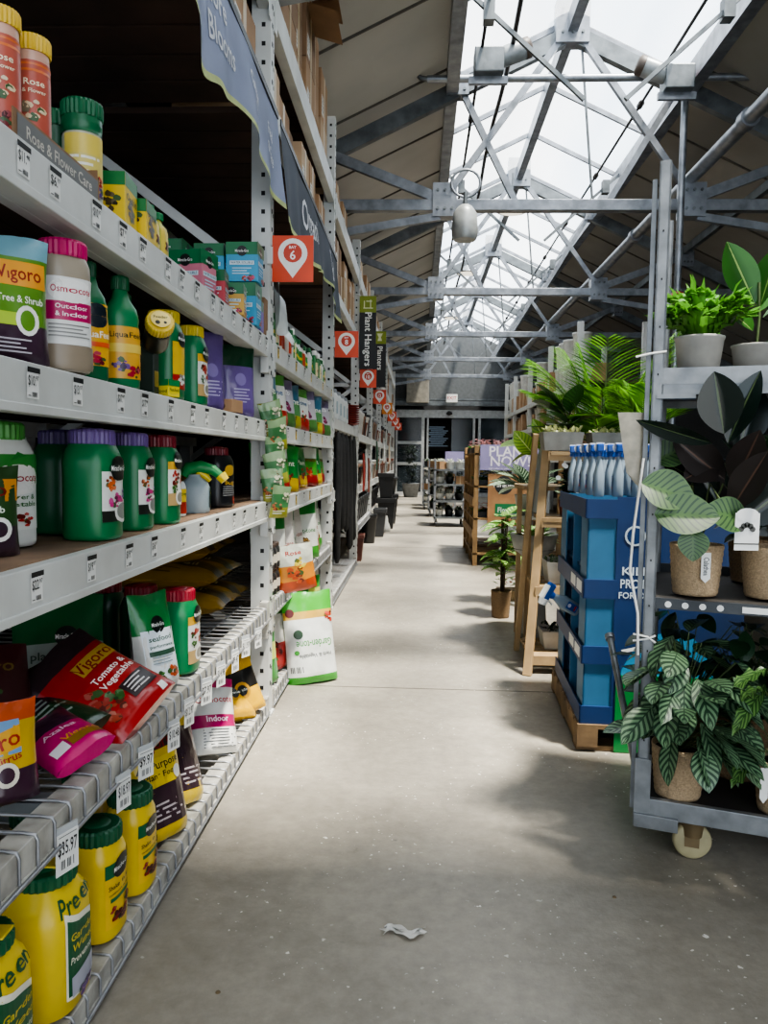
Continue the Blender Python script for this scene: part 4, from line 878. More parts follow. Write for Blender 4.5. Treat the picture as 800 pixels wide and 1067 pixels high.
# draped clear plastic
PL = mat('clear_film', 'c4c9c6', .25, 0, .1, 6, bump=.5, bscale=14, alpha=.72)
mb = MB()
def drape(a, b):
    y = 3.42+.42*a; x = -.66+.02*math.sin(a*14+b*3)+.03*b; z = 2.03-.22*a*(1-b)-(.29+.03*math.sin(a*9))*b-.06*a
    return (x, y, max(z, 1.69))
mb.grid(drape, 22, 14); tag(mb.build('plastic_bag', PL), 'translucent plastic bag draped below the BAY 6 sign', 'plastic bag')
def bagset(specs, z, nm, labs, grp, n, y0, y1, x=-.72, h=.25, w_=.2):
    protos = []
    for i, (bands, items) in enumerate(specs):
        o = pouch(nm, labs[i], 'bag', w_, h, .08, bands, items, loc=at(x, y0+(y1-y0)*i/n, z), rot=(0, R(-5), -.55), seed=60+i+int(z*10), group='%s: %s' % (grp, ['green', 'white', 'coloured', 'dark'][i]), nu=16, nv=14); protos.append(o)
    for i in range(len(specs), n):
        dup(protos[i % len(specs)], (x+random.uniform(-.02, .02), y0+(y1-y0)*i/n, z), (R(random.uniform(-5, 5)), R(-5), -.55+random.uniform(-.25, .25)))
sp2 = [([(.3, 'b0a83a'), (.6, '5a8f5a'), (1, '3f6f88')], [('text', 'Lime', 0, .15, .05, 'e9e9d8', .13), ('flower', 0, .07, .03, 'd0b020')]),
       ([(.25, 'b0302a'), (.8, 'd9dad4'), (1, '4f9a3a')], [('text', 'Bone', 0, .16, .04, '2a5a8a', .13), ('flower', 0, .08, .035, 'c2452a')]),
       ([(.25, '4f7a40'), (.8, 'b9b6bd'), (1, '6f6480')], [('text', 'Bulb', 0, .18, .04, 'eeeeee', .13), ('flower', 0, .1, .035, '8a2f5a')])]
bagset(sp2, Z2, 'seed_bag', ['green and yellow bag on the second bay shelf below the small bottles', 'white and red bag on the second bay shelf below the small bottles', 'lilac and green bag on the second bay shelf below the small bottles'], 'bags on second shelf of second bay', 9, 3.55, 5.75)
sp3 = [([(.3, 'c9a822'), (.7, '237a36'), (1, '2f8a3a')], [('text', 'Plant', 0, .15, .04, 'e9e9d8', .13), ('flower', 0, .08, .035, 'a83226')]),
       ([(.3, '8a1f1c'), (.7, '3f8a2f'), (1, 'd2d4ca')], [('flower', 0, .09, .035, 'b8382a'), ('text', 'Tomato', 0, .17, .035, '7a1c18', .14)])]
bagset(sp3, Z3, 'fertilizer_bag', ['green and gold bag on the third shelf of second bay', 'green and red bag on the third shelf of second bay'], 'bags on third shelf of second bay', 8, 3.62, 5.7)
sp4 = [([(.2, '3f8a33'), (.8, 'cfd2ca'), (1, '2f7a35')], [('text', 'Plant-tone', 0, .18, .04, '2a6a34', .18), ('flower', 0, .1, .04, '8a6a3a')]),
       ([(.3, 'a3241e'), (.8, 'd4cfc8'), (1, 'c9c4bc')], [('text', 'Rose-tone', 0, .18, .04, '8a2a24', .18), ('flower', 0, .06, .04, 'a02a30')])]
bagset(sp4, Z4, 'fertilizer_bag', ['white and green bag on the wire shelf of second bay', 'white and red bag on the wire shelf of second bay'], 'bags on wire shelf of second bay', 7, 3.75, 5.6, h=.36, w_=.26)
sp5 = [([(.4, '2f7a2f'), (.7, 'b9c060'), (1, '3c8a3a')], [('flower', 0, .1, .04, 'b8382a')]), ([(.5, 'a0221e'), (1, 'c9c6be')], [('flower', 0, .1, .05, '7a1a1a')])]
bagset(sp5, Z5, 'fertilizer_bag', ['green bag on the bottom shelf of second bay', 'red and white bag on the bottom shelf of second bay'], 'bags on bottom shelf of second bay', 8, 3.5, 5.6, h=.27, w_=.24)
for i in range(6):
    jug('black_canister', 'small dark canister with pale band on second bay wire shelf', 'canister', .035, .035, .12, '2b2b2c', '4a3a30', [('rect', -.03, .03, .03, .07, 'c9c0b0')], loc=at(-.69, 3.47+.08*(i % 3), Z4+(i//3)*.121), e=2, group='dark canisters on second bay wire shelf')
# clip strip of green bags
t = thing('clip_strip', 'hanging plastic clip strip that carries green and white seed packets', 'strip', (-.6435, 3.33, 1.46))
MB().b2((-.002, -.012, -.62), (.0, .012, .02)).build('strip', P('cfd3cf', .3), t)
for i in range(6):
    z = 1.25-i*.072; 
    pouch('seed_packet', 'green and white seed packet, number %s from the top of the clip strip' % ['one', 'two', 'three', 'four', 'five', 'six', 'seven', 'eight'][i], 'packet', .1, .14, .03, [(.3, '8f9038'), (.75, '3f7246'), (1, '7f9a72')], [('flower', -.02, .05, .026, 'a8623a'), ('flower', .025, .09, .024, 'c8c8a8'), ('lines', -.04, .03, .02, 2, .01, 'd5d8cc')],
          loc=(-.612+.012*(i % 2), 3.27, z-.0), rot=(R(random.uniform(-22, 22)), R(12), -1.0+random.uniform(-.5, .5)), seed=80+i, nu=14, nv=12)
pouch('fertilizer_bag', 'orange and white bag leaning out from the wire shelf beyond the first post', 'bag', .2, .24, .06, [(.25, 'b5481f'), (.6, 'd98a2a'), (1, 'd9dccb')], [('flower', 0, .09, .05, 'd9541c'), ('flower', .03, .15, .03, 'd9c03a'), ('text', 'Rose', 0, .2, .03, 'b5301f', .12)],
      loc=(-.585, 3.72, .5), rot=(R(10), R(14), -1.2), seed=90)
t = pouch('organic_fertilizer_bag', 'large white and green bag upside down on the floor against the racks', 'bag', .27, .46, .12, [(.1, '3c9a2f'), (.72, 'd9dbd6'), (.78, 'c9a24a'), (1, '49a832')],
      [('text', 'Garden-tone', .01, .2, .055, '3c8a34', .19, math.pi), ('text', 'Herb & Vegetable', .01, .14, .028, '55585a', .17, math.pi), ('disc', -.1, .36, .022, '5a1c1c'), ('disc', -.07, .25, .024, '2c4a2c'), ('bars', -.12, .06, .06, .03, '333333'), ('flower', .11, .33, .035, 'b8382a'), ('disc', -.085, .16, .012, '3c8a34')],
      loc=(-.52, 3.85, .002), rot=(R(3), R(-9), -1.12), seed=91)
# ============ third bay onwards
MESHB = mat('black_netting', '0d0e11', .8, 0, .2, 20, bump=.4)
for i, (y, z0, w_) in enumerate(((6.0, .32, .1), (6.35, .55, .08), (6.7, .5, .1), (7.1, .3, .09), (7.5, .35, .1))):
    mb = MB(); 
    mb.loft([superring(.03*s+.006*math.sin(z*30+i), w_*s*.5+.008*math.sin(z*17+i), z, 12, 2) for z, s in ((z0, .5), (z0+.04, 1), (z0+.3, .9), (z0+.6, 1), (1.3, .8), (1.36, .2))])
    tag(mb.build('black_netting_roll', MESHB, None, (-.63, y, 0)), ['nearest long black hanging roll just past the second post', 'second long black hanging roll past the second post', 'third long black hanging roll', 'fourth long black hanging roll', 'last long black hanging roll by the third post'][i], 'roll')
def pot(name, lab, cat, r, h, m, loc, rim=True, group=None, sq=False, n=24):
    t = thing(name, lab, cat, loc, R(45) if sq else 0, group)
    nn = 4 if sq else n; k = 1.3 if sq else 1
    mb = MB(); mb.lathe([(r*.72*k, 0), (r*.74*k, .004), (r*k*.98, h*.86), (r*k*1.0, h*.87), (r*k*1.04, h), (r*k*.96, h), (r*k*.9, h*.8), (r*k*.66, .01)], nn, sm=not sq)
    mb.build('pot_body', m, t)
    if rim: MB().lathe([(r*k*1.0, h*.85), (r*k*1.06, h*.86), (r*k*1.08, h*.99), (r*k*1.03, h)], nn, sm=not sq, caps=False).build('rim', m, t)
    return t
TERRA = mat('terracotta', '7b4333', .7, 0, .15, 8); BLKP = mat('black_planter', '17181b', .45); DGRY = mat('dark_grey_planter', '35373a', .5); GRYP = mat('grey_pot', '7c7f82', .6); TAN = mat('tan_pot', '8d6f5c', .7)
pot('planter_pot', 'brown terracotta planter on the floor past the third post', 'planter', .1, .3, mat('brown_planter', '5a2f26', .6, 0, .15, 8), (-.69, 8.55, 0), sq=True)
for i, (y, h, r) in enumerate(((10.35, .4, .11), )):
    pot('planter_pot', 'stack of nested black pots on the floor by the racks', 'planter', r, h, BLKP, (-.66, y, 0))
pot('planter_pot', 'tall dark grey tapering planter on floor beside the black pots', 'planter', .15, .42, DGRY, (-.6, 11.25, 0), sq=True)
pot('planter_pot', 'large black square planter on the floor at the far bays', 'planter', .17, .5, BLKP, (-.52, 12.6, 0), sq=True)
pot('planter_pot', 'second large black square planter further down the racks', 'planter', .18, .52, BLKP, (-.52, 13.6, 0), sq=True)
pot('planter_pot', 'black square planter stacked on top of the large black one', 'planter', .14, .4, BLKP, (-.52, 12.6, .505), sq=True)
pot('planter_pot', 'grey pot resting on top of the second black planter', 'planter', .15, .3, DGRY, (-.52, 13.6, .525))
WH = mat('white_ceramic', 'cfcfca', .35)
jug('garden_figurine', 'white round garden ornament between dark planters on floor', 'ornament', .07, .07, .3, 'c9c9c4', '2a2a2a', [], prof=[(0, .9), (.1, 1.1), (.4, .9), (.6, .55), (.8, .5), (1, .3)], loc=(-.5, 12.05, 0), e=2, capr=.4)
for j in range(9):
    tag(MB().lathe([(.05, 0), (.12, .02), (.13, .028), (.11, .03), (.04, .012)], 20, (-.72, 7.65, 1.462+j*.022)).build('plant_saucer', mat('red_saucer', '8a2f2a', .5)), 'red plastic plant saucer in the stack on the third bay shelf', 'saucer', 'stacked red saucers')
for i, y in enumerate((5.95, 6.25, 6.55, 6.85, 7.15)):
    jug('white_bottle', 'white container standing on upper shelf of the third bay', 'bottle', .06, .07, .24, 'd6d8d6', '8a8d8f', [('rect', -.04, .04, .04, .14, '9fb0b8')], loc=(-.72, y, 1.465), group='white containers on third bay shelf')
random.seed(3)
kinds = [('terracotta pot', TERRA), ('black plastic pot', BLKP), ('grey pot', GRYP), ('white ceramic pot', WH), ('tan pot', TAN)]
for k in range(2, 8):
    nm = ['third', 'fourth', 'fifth', 'sixth', 'seventh', 'farthest'][k-2]
    for zi, z in enumerate((.855, 1.425) if k > 2 else (.905,)):
        pr = {}
        y = posts[k]+.22
        while y < posts[k+1]-.12:
            ki = random.randrange(5)
            lab = '%s on the %s shelf of the %s rack bay' % (kinds[ki][0], ['lower', 'upper'][zi], nm)
            loc = (-.73, y, z)
            if ki not in pr: pr[ki] = pot('shelf_pot', lab, 'pot', .085, random.uniform(.16, .3), kinds[ki][1], loc, group='%ss on %s shelf of %s bay' % (kinds[ki][0], ['lower', 'upper'][zi], nm), n=16)
            else: dup(pr[ki], loc)
            y += .21
    if k > 2:
        y = posts[k]+.25; pr = None
        while y < posts[k+1]-.15:
            lab = 'dark planter on the lowest shelf of the %s rack bay' % nm
            if not pr: pr = pot('shelf_pot', lab, 'pot', .12, .28, DGRY if k % 2 else BLKP, (-.76, y, .425), group='dark planters in %s bay' % nm, sq=True)
            else: dup(pr, (-.76, y, .425), R(45))
            y += .34
for k, (y, z, col, lab) in enumerate(((8.5, 1.2, '7a2a22', 'bunch of reddish brown hanging coir strips by the third post'), (8.9, 1.25, '9c9e9c', 'bunch of pale grey plant hangers hanging by the fourth bay'), (9.4, 1.15, '6d3f34', 'brown hanging coir basket pack in the fourth bay'), (11.2, 1.4, '2c4a3a', 'green netting hanging in the fifth bay'), (13.5, 1.5, 'c9cac8', 'white hanging packs in the sixth bay'), (15.9, 1.45, 'c9b49a', 'beige hanging packs in the seventh bay'))):
    mb = MB()
    for q in range(5): mb.tube([(0, q*.03, 0), (.01, q*.03+.005, -.2), (.005, q*.034, -.42)], [.008, .013, .009], 6)
    tag(mb.build('hanging_pack', P(col, .6), None, (-.615, y, z)), lab, 'pack')
# ------------------------------------------------------------------ plants
def leafmat(name, base, stripe=None, rough=.35, trans=.2, n=9, k=3.0, mid=None, spec=.5, thr=.55):
    m = bpy.data.materials.new(name); m.use_nodes = True; nt = m.node_tree; N = nt.nodes; L = nt.links; b = N['Principled BSDF']
    b.inputs['Roughness'].default_value = rough; b.inputs['Specular IOR Level'].default_value = spec
    uv = N.new('ShaderNodeUVMap'); uv.uv_map = 'UVMap'; sp = N.new('ShaderNodeSeparateXYZ'); L.new(uv.outputs[0], sp.inputs[0])
    def M(op, a, c=None):
        x = N.new('ShaderNodeMath'); x.operation = op
        for i, q in enumerate((a, c)):
            if q is None: continue
            if isinstance(q, (int, float)): x.inputs[i].default_value = q
            else: L.new(q, x.inputs[i])
        return x.outputs[0]
    ax = M('ABSOLUTE', M('SUBTRACT', sp.outputs[0], .5))
    nz = N.new('ShaderNodeTexNoise'); nz.inputs['Scale'].default_value = 9; tc = N.new('ShaderNodeTexCoord'); L.new(tc.outputs['Object'], nz.inputs['Vector'])
    def mix(f, a, c):
        x = N.new('ShaderNodeMix'); x.data_type = 'RGBA'; L.new(f, x.inputs[0])
        for s, i in ((a, 6), (c, 7)):
            if isinstance(s, list): x.inputs[i].default_value = s
            else: L.new(s, x.inputs[i])
        return x.outputs[2]
    bc = lin(base); col = mix(nz.outputs['Fac'], [q*.6 for q in bc[:3]]+[1], [min(1, q*1.35) for q in bc[:3]]+[1])
    if stripe:
        ph = M('SUBTRACT', M('MULTIPLY', sp.outputs[1], n), M('MULTIPLY', ax, k))
        fr = M('FRACT', ph); tri = M('ABSOLUTE', M('SUBTRACT', M('MULTIPLY', fr, 2), 1))
        f = M('MULTIPLY', M('GREATER_THAN', tri, thr), M('LESS_THAN', ax, .46)); f = M('MULTIPLY', f, M('GREATER_THAN', ax, .03))
        col = mix(f, col, lin(stripe))
    if mid: col = mix(M('LESS_THAN', ax, .025), col, lin(mid))
    L.new(col, b.inputs['Base Color'])
    t = N.new('ShaderNodeBsdfTranslucent'); L.new(col, t.inputs['Color']); mx = N.new('ShaderNodeMixShader'); mx.inputs[0].default_value = trans
    L.new(b.outputs[0], mx.inputs[1]); L.new(t.outputs[0], mx.inputs[2]); L.new(mx.outputs[0], N['Material Output'].inputs[0])
    return m
CAL = leafmat('striped_calathea_leaf', '2a4530', '728f6c', n=7, k=4, trans=.1, thr=.5)
CALR = leafmat('round_striped_leaf', '4d6b3e', '26422b', n=9, k=4.5, trans=.15, thr=.68)
RUB = leafmat('dark_rubber_leaf', '12201a', None, rough=.22, mid='4d5a3c', trans=.03)
RUBB = leafmat('burgundy_rubber_leaf', '2a2422', None, rough=.3, mid='5a4438', trans=.03)
FIG = leafmat('fig_leaf', '37682a', None, mid='9fbb6a', trans=.35)
FIGD = leafmat('dark_fig_leaf', '24441d', '35592a', n=9, k=4, trans=.2)
LIME = leafmat('lime_leaf', '86a83a', '5b8230', n=8, k=4, trans=.4, mid='c9d68a')
PALM = leafmat('palm_leaf', '6a9f30', None, trans=.4, rough=.4)
PALMD = leafmat('palm_leaf_dark', '3c6b22', None, trans=.25, rough=.4)
FERN = leafmat('frilly_fern_leaf', '5f9a37', None, trans=.35, rough=.4)
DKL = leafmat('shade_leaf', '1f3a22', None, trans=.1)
VAR = leafmat('variegated_leaf', '5f8f40', 'b9cc88', n=6, k=2.5, trans=.4, thr=.7)
STEM = mat('green_stem', '4a5a30', .6); BARK = mat('woody_stem', '4b3a2a', .8); SOIL = mat('potting_soil', '2a1f18', .95, bump=.5)
def leaf(mb, base, d, L, W, droop=.3, fold=.15, roll_=0, mi=0, nu=4, nv=7, wave=0, pt=1.0, up=V((0, 0, 1))):
    base = V(base); d = V(d).normalized(); side = d.cross(up)
    if side.length < .05: side = V((1, 0, 0))
    side.normalize(); nrm = side.cross(d)
    if roll_: q = Matrix.Rotation(roll_, 3, d); side = q @ side; nrm = q @ nrm
    def fn(a, b):
        w = W*(math.sin(math.pi*b**pt)**.75 if 0 < b < 1 else 0.02)
        s = (a-.5)*2; z = fold*abs(s)*w-droop*L*b*b
        if wave: z += wave*W*math.sin(b*22)*abs(s)
        return base+d*(L*b)+side*(s*w/2)+nrm*z
    mb.grid(fn, nu, nv, mi=mi, uvs=True)
def weave_pot(t, r, h, m, rt=1.12, n=28):
    prof = []; k = 16
    for i in range(k+1):
        f = i/k; rr = r*(.82+.18*f**.8); prof += [(rr*1.012 if i % 2 else rr*.99, h*f)]
    prof += [(r*.95, h), (r*.9, h*.86), (.001, h*.86)]
    mb = MB(); mb.lathe([(.001, 0)]+prof, n, caps=False, ridge=.012); mb.build('woven_pot', m, t)
    MB().lathe([(r*.9, h*.87), (.001, h*.9)], 16, caps=False).build('soil', SOIL, t)
WEAVE = mat('woven_seagrass', 'b09878', .85, 0, .16, 170, bump=.6, bscale=260)
WEAVE2 = mat('woven_brown', '7d6549', .85, 0, .2, 170, bump=.6, bscale=260)
GREYPOT = mat('pale_grey_pot', 'a9a7a0', .6)
def rim_pot(t, r, h, m):
    MB().lathe([(.001, 0), (r*.74, 0), (r*.97, h*.94), (r, h*.95), (r*1.01, h), (r*.94, h), (r*.9, h*.86), (.001, h*.86)], 28, caps=False).build('pot', m, t)
    MB().lathe([(r*.9, h*.87), (.001, h*.9)], 16, caps=False).build('soil', SOIL, t)
def sph(th, el): return V((math.cos(th)*math.cos(el), math.sin(th)*math.cos(el), math.sin(el)))
def stake(t, x, y, z, h=.09, w=.016, txt=None):
    o = MB(); o.add([(x-w/2, y, z-h*.35), (x, y, z-h*.5), (x+w/2, y, z-h*.35), (x+w/2, y, z+h*.5), (x-w/2, y, z+h*.5)], [(0, 1, 2, 3, 4)], 0)
    if txt: text(o, plane((x, y-.0008, z+h*.05), (0, 0, -1), (1, 0, 0)), txt, 0, 0, w*.8, 1, w=h*.6)
    return o.build('plant_tag', [WPAPER, INK], t)
# ------------------------------------------------------------------ nursery cart
CO = V((.665, 2.2, 0)); yaw = -math.atan2(.115, .289)*.85
GALV = mat('zinc_plated', '85888a', .45, .5, .18, 14, bump=.1)
cart = thing('nursery_cart', 'galvanised three tier nursery cart loaded with potted plants at the right', 'cart', CO, yaw)
CW, CDp = 1.3, .56
def ctl(x, y, z): return tuple(Matrix.Rotation(yaw, 3, 'Z') @ V((x, y, 0))+CO+V((0, 0, z)))
for x, y in ((0, 0), (CW, 0), (0, CDp), (CW, CDp)):
    m = MB(); m.b2((-.016, -.016, .1), (.016, -.01, 1.97)); m.b2((-.016, -.016, .1), (-.01, .016, 1.97)); m.b2((.01, -.016, .1), (.016, .004, 1.97)); m.b2((-.022, -.022, .1), (.022, .022, .3))
    m.b2((-.034, .004, .14), (-.02, .014, 1.93))
    for k in range(12): m.b2((-.002, -.0172, .35+k*.13), (.002, -.0155, .356+k*.13), 1)
    m.build('corner_post', [GALV, BLACK], cart, (x, y, 0), bevel=.001)
m = MB(); m.b2((0, -.02, .13), (CW, .0, .185)); m.b2((0, CDp, .13), (CW, CDp+.02, .185)); m.b2((-.02, 0, .13), (0, CDp, .185)); m.b2((CW, 0, .13), (CW+.02, CDp, .185)); m.b2((-.02, -.03, .1), (.1, .03, .14))
m.build('base_frame', GALV, cart, bevel=.002)
MB().b2((0, 0, .165), (CW, CDp, .178)).build('base_deck', mat('dark_ply_deck', '2b2725', .75), cart)
for z, nm in ((.765, 'middle'), (1.365, 'top')):
    m = MB(); m.b2((0, 0, z-.005), (CW, CDp, z), 1); m.b2((0, -.014, z-.028), (CW, 0, z+.002)); m.b2((0, CDp, z-.028), (CW, CDp+.01, z+.03)); m.b2((-.01, 0, z-.028), (0, CDp, z+.02)); m.b2((CW, 0, z-.028), (CW+.01, CDp, z+.02))
    if z > 1: m.b2((.0, -.016, z+.0), (CW, -.013, z+.045)); m.b2((0, -.03, z-.04), (.1, 0, z-.028))
    else:
        for k in range(12): m.cyl((.05+k*.045 if k < 4 else .3+k*.08, -.016, z-.014), (.05+k*.045 if k < 4 else .3+k*.08, -.0145, z-.014), .009, mi=2, n=10)
        m.b2((.24, -.018, z-.022), (.6, -.0145, z-.006), 2)
    m.build('shelf_tray', [GALV if z > 1 else mat('dark_tray', '44474a', .5, .4), mat('tray_ply', '3a3633', .7), WPAPER], cart)
CAST = mat('caster_rubber', 'a39a78', .6)
for x, y in ((.14, .05), (CW-.14, .05), (.14, CDp-.08), (CW-.14, CDp-.08)):
    t = MB(); t.lathe([(.012, -.012), (.048, -.014), (.054, -.008), (.054, .008), (.048, .014), (.012, .012)], 24, caps=False); t.lathe([(.001, -.009), (.03, -.01), (.03, .01), (.001, .009)], 16, mi=1)
    w_ = t.build('caster_wheel', [CAST, mat('wheel_hub', '8d8560', .5)], cart, (x, y, .055), (R(90), 0, R(12)))
    f = MB(); f.lathe([(.028, .02), (.034, .06), (.036, .08)], 16); f.b2((-.02, -.02, -.01), (.02, -.015, .04)); f.b2((-.02, .015, -.01), (.02, .02, .04)); f.build('caster_fork', mat('brass_fork', '77664a', .5, .4), cart, (x, y, .05))
t = MB(); p0 = V((-.01, .03, .2)); p1 = V((.02-.16, .5, .52)); t.tube([p0, (p0+p1)/2, p1], .011, 10); t.cyl(p1, p1+(p1-p0).normalized()*.02, .017)
t.build('tow_bar', GALV, cart)
# zip ties and cord on the post
t = MB()
for zz in (1.45, ): t.tube([(-.06, -.02, zz-.008), (-.02, -.022, zz), (.02, -.022, zz+.004)], .003, 5)
t.tube([(-.03, -.02, 1.16), (-.05, -.025, .95), (-.055, -.025, .84), (-.03, -.022, .72), (-.025, -.02, .6)], .004, 5)
t.tube([(-.04, -.02, .66), (0, -.024, .655), (.02, -.02, .64)], .003, 5); t.tube([(-.04, -.02, .64), (0, -.024, .65), (.02, -.02, .66)], .003, 5)
t.build('tie_cord', WPAPER, cart)
def on_cart(nm, lab, cat, x, y, z): return thing(nm, lab, cat, ctl(x, y, z), 0)
t = thing('paper_plant_sleeve', 'cream paper sleeve hanging on the left side of the cart post', 'sleeve', ctl(-.065, .02, 1.12))
m = MB(); m.grid(lambda a, b: ((a-.5)*(.045+.04*b)+.01*(1-b), -.012*math.sin(a*3.1), .17*(b-.0)-.05*(1-b)*a), 6, 6); m.grid(lambda a, b: ((a-.5)*(.045+.04*b)+.01*(1-b), .012*math.sin(a*3.1), .17*b-.05*(1-b)*a), 6, 6)
m.build('paper', mat('cream_paper', 'c6beac', .8, 0, .15, 25), t)
# --- top tray plants
rs = random.Random(2)
t = on_cart('potted_fern', 'frilly bright green fern in pale grey pot, leftmost on the cart top', 'plant', .105, .1, 1.372)
rim_pot(t, .068, .135, GREYPOT)
m = MB()
for i in range(46):
    th = rs.uniform(0, 6.28); el = R(rs.uniform(40, 88)); L_ = rs.uniform(.12, .2); d = sph(th, el)
    b = V((d.x*.02, d.y*.02, .12)); leaf(m, b, d, L_, .02, rs.uniform(.1, .4), .1, nv=8, wave=.5)
    tip = b+d*L_*.85-V((0, 0, L_*.15))
    for q in range(7): leaf(m, tip, sph(th+rs.uniform(-1.2, 1.2), el*.3+rs.uniform(-.3, .5)), rs.uniform(.025, .045), .03, .3, .2, nv=4, nu=2, wave=.5)
m.build('foliage', FERN, t)
t = on_cart('potted_fig', 'broad-leaved fig plant in pale grey pot behind the frilly fern', 'plant', .26, .2, 1.372); rim_pot(t, .068, .12, GREYPOT)
m = MB(); s = MB()
for (th, el, L_, W_, bz, dr) in ((2.7, 66, .17, .085, .24, .0), (-.4, 76, .15, .1, .23, .0), (0, 40, .22, .085, .2, .1), (-.9, 20, .18, .08, .12, .25), (3.6, 35, .13, .06, .16, .3), (.9, 60, .15, .07, .22, .1), (1.9, 40, .14, .06, .18, .2)):
    d = sph(th, R(el)); leaf(m, (d.x*.02, d.y*.02, bz), d, L_*1.2, W_*1.1, dr, .12, roll_=rs.uniform(-.5, .5)+1.2*(el > 55), nv=10)
s.tube([(0, 0, .1), (.005, 0, .2), (0, 0, .3)], .004, 6); m.build('foliage', FIG, t); s.build('stem', STEM, t)
t = on_cart('potted_fig', 'fig plant with long leaves in pale pot at right edge of the cart top', 'plant', .47, .14, 1.372); rim_pot(t, .07, .14, GREYPOT)
m = MB()
for (th, el, L_) in ((2.9, 40, .2), (3.4, 10, .17), (2.2, 60, .19), (-1, 50, .2), (0, 40, .2), (1.2, 55, .2)):
    d = sph(th, R(el)); leaf(m, (0, 0, .14), d, L_, .07, .15, .15, roll_=rs.uniform(-.4, .4), nv=9)
m.build('foliage', FIG, t)
# --- middle tray
t = on_cart('striped_calathea', 'calathea with large round striped leaves in a woven pot on the middle shelf', 'plant', .12, .085, .772)
weave_pot(t, .074, .145, WEAVE)
m = MB(); rot_ = yaw
for (px, py, dy_, ang, L_, W_) in ((697, 512, -.1, -.25, .15, .115), (716, 536, -.13, .15, .165, .12), (757, 536, -.1, 2.7, .13, .1), (722, 568, -.14, -1.6, .085, .08), (703, 470, .05, .8, .12, .09)):
    p = onY(px, py, 2.19+dy_)-V(ctl(.12, .085, .772)); d = V((math.cos(ang), -.25, math.sin(ang)*.8-.1)).normalized()
    leaf(m, p-d*L_*.5, d, L_, W_, .12, .12, up=V((-.2, -1, .45)).normalized(), nv=14, nu=8, pt=.85)
m.build('foliage', CALR, t)
s = MB()
for q in ((-.05, -.06, .3), (.02, -.1, .28), (.09, -.07, .26)): s.tube([(0, 0, .13), (q[0]*.6, q[1]*.5, .32), q], .003, 5)
s.build('stem', STEM, t); stake(t, .0, -.078, .085, .085, .026, 'Calathea')
t = on_cart('rubber_plant', 'dark glossy rubber plant in a woven pot with a white leaf-print card', 'plant', .32, .12, .772)
weave_pot(t, .082, .145, WEAVE)
m = MB(); m2 = MB(); base = V(ctl(.32, .12, .772))
def lf(mbx, px, py, qx, qy, Y0, Y1, W_, roll__, dr=.0):
    a = onY(px, py, Y0)-base; b = onY(qx, qy, Y1)-base
    leaf(mbx, a, b-a, (b-a).length, W_, dr, .18, roll_=(roll__-1.1)*.8, up=V((-.25, -1, .15)).normalized(), nv=12, nu=8)
lf(m, 754, 452, 744, 387, 2.08, 2.06, .115, 1.1); lf(m, 758, 462, 790, 385, 2.09, 2.05, .08, .6, .1); lf(m, 770, 470, 786, 398, 2.3, 2.3, .12, 1.3)
lf(m, 742, 462, 664, 440, 2.16, 2.08, .05, .3, .05); lf(m2, 755, 500, 700, 455, 2.24, 2.2, .1, 1.1); lf(m2, 765, 505, 792, 448, 2.2, 2.1, .1, 1.0); lf(m2, 762, 530, 800, 470, 2.15, 2.05, .09, .8); lf(m, 750, 530, 720, 470, 2.3, 2.3, .12, 1.3); lf(m2, 770, 540, 776, 470, 2.3, 2.3, .14, 1.3)
lf(m2, 748, 480, 712, 500, 2.25, 2.2, .09, 1.2); lf(m, 760, 520, 690, 480, 2.36, 2.36, .12, 1.3); lf(m, 770, 545, 830, 500, 2.2, 2.2, .12, 1.3)
m.build('foliage', RUB, t); m2.build('underside_leaves', RUBB, t)
s = MB(); s.tube([(0, 0, .1), (-.01, .02, .35), (.0, .0, .6)], .008, 6); s.build('stem', BARK, t)
o = MB(); S = plane(onY(778, 556, 2.08)-base, (1, 0, 0), (0, 0, 1)); patch(o, S, -.032, -.045, .032, .055, 0); disc(o, plane(onY(778, 556, 2.079)-base, (1, 0, 0), (0, 0, 1)), 0, .05, .03, 0, ry=.018)
for q in range(5): disc(o, lambda a, b, q=q: (V(onY(778, 554, 2.078)-base)+V((math.cos(1.57+(q-2)*.6)*(.016)+a*1, 0, .0+math.sin(1.57+(q-2)*.6)*.018+b))), 0, 0, .008, 1, 8)
patch(o, plane(onY(778, 556, 2.0785)-base, (1, 0, 0), (0, 0, 1)), -.032, -.03, .032, -.026, 1)
o.build('plant_card', [WPAPER, mat('card_print_grey', '4a4a46', .6)], t)
stake(t, .06, -.09, .05, .1, .022)
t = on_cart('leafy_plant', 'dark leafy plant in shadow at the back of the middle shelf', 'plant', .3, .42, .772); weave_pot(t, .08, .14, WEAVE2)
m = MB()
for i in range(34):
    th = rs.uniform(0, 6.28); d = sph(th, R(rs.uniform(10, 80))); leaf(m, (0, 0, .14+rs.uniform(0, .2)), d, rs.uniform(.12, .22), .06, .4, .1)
m.build('foliage', DKL, t)
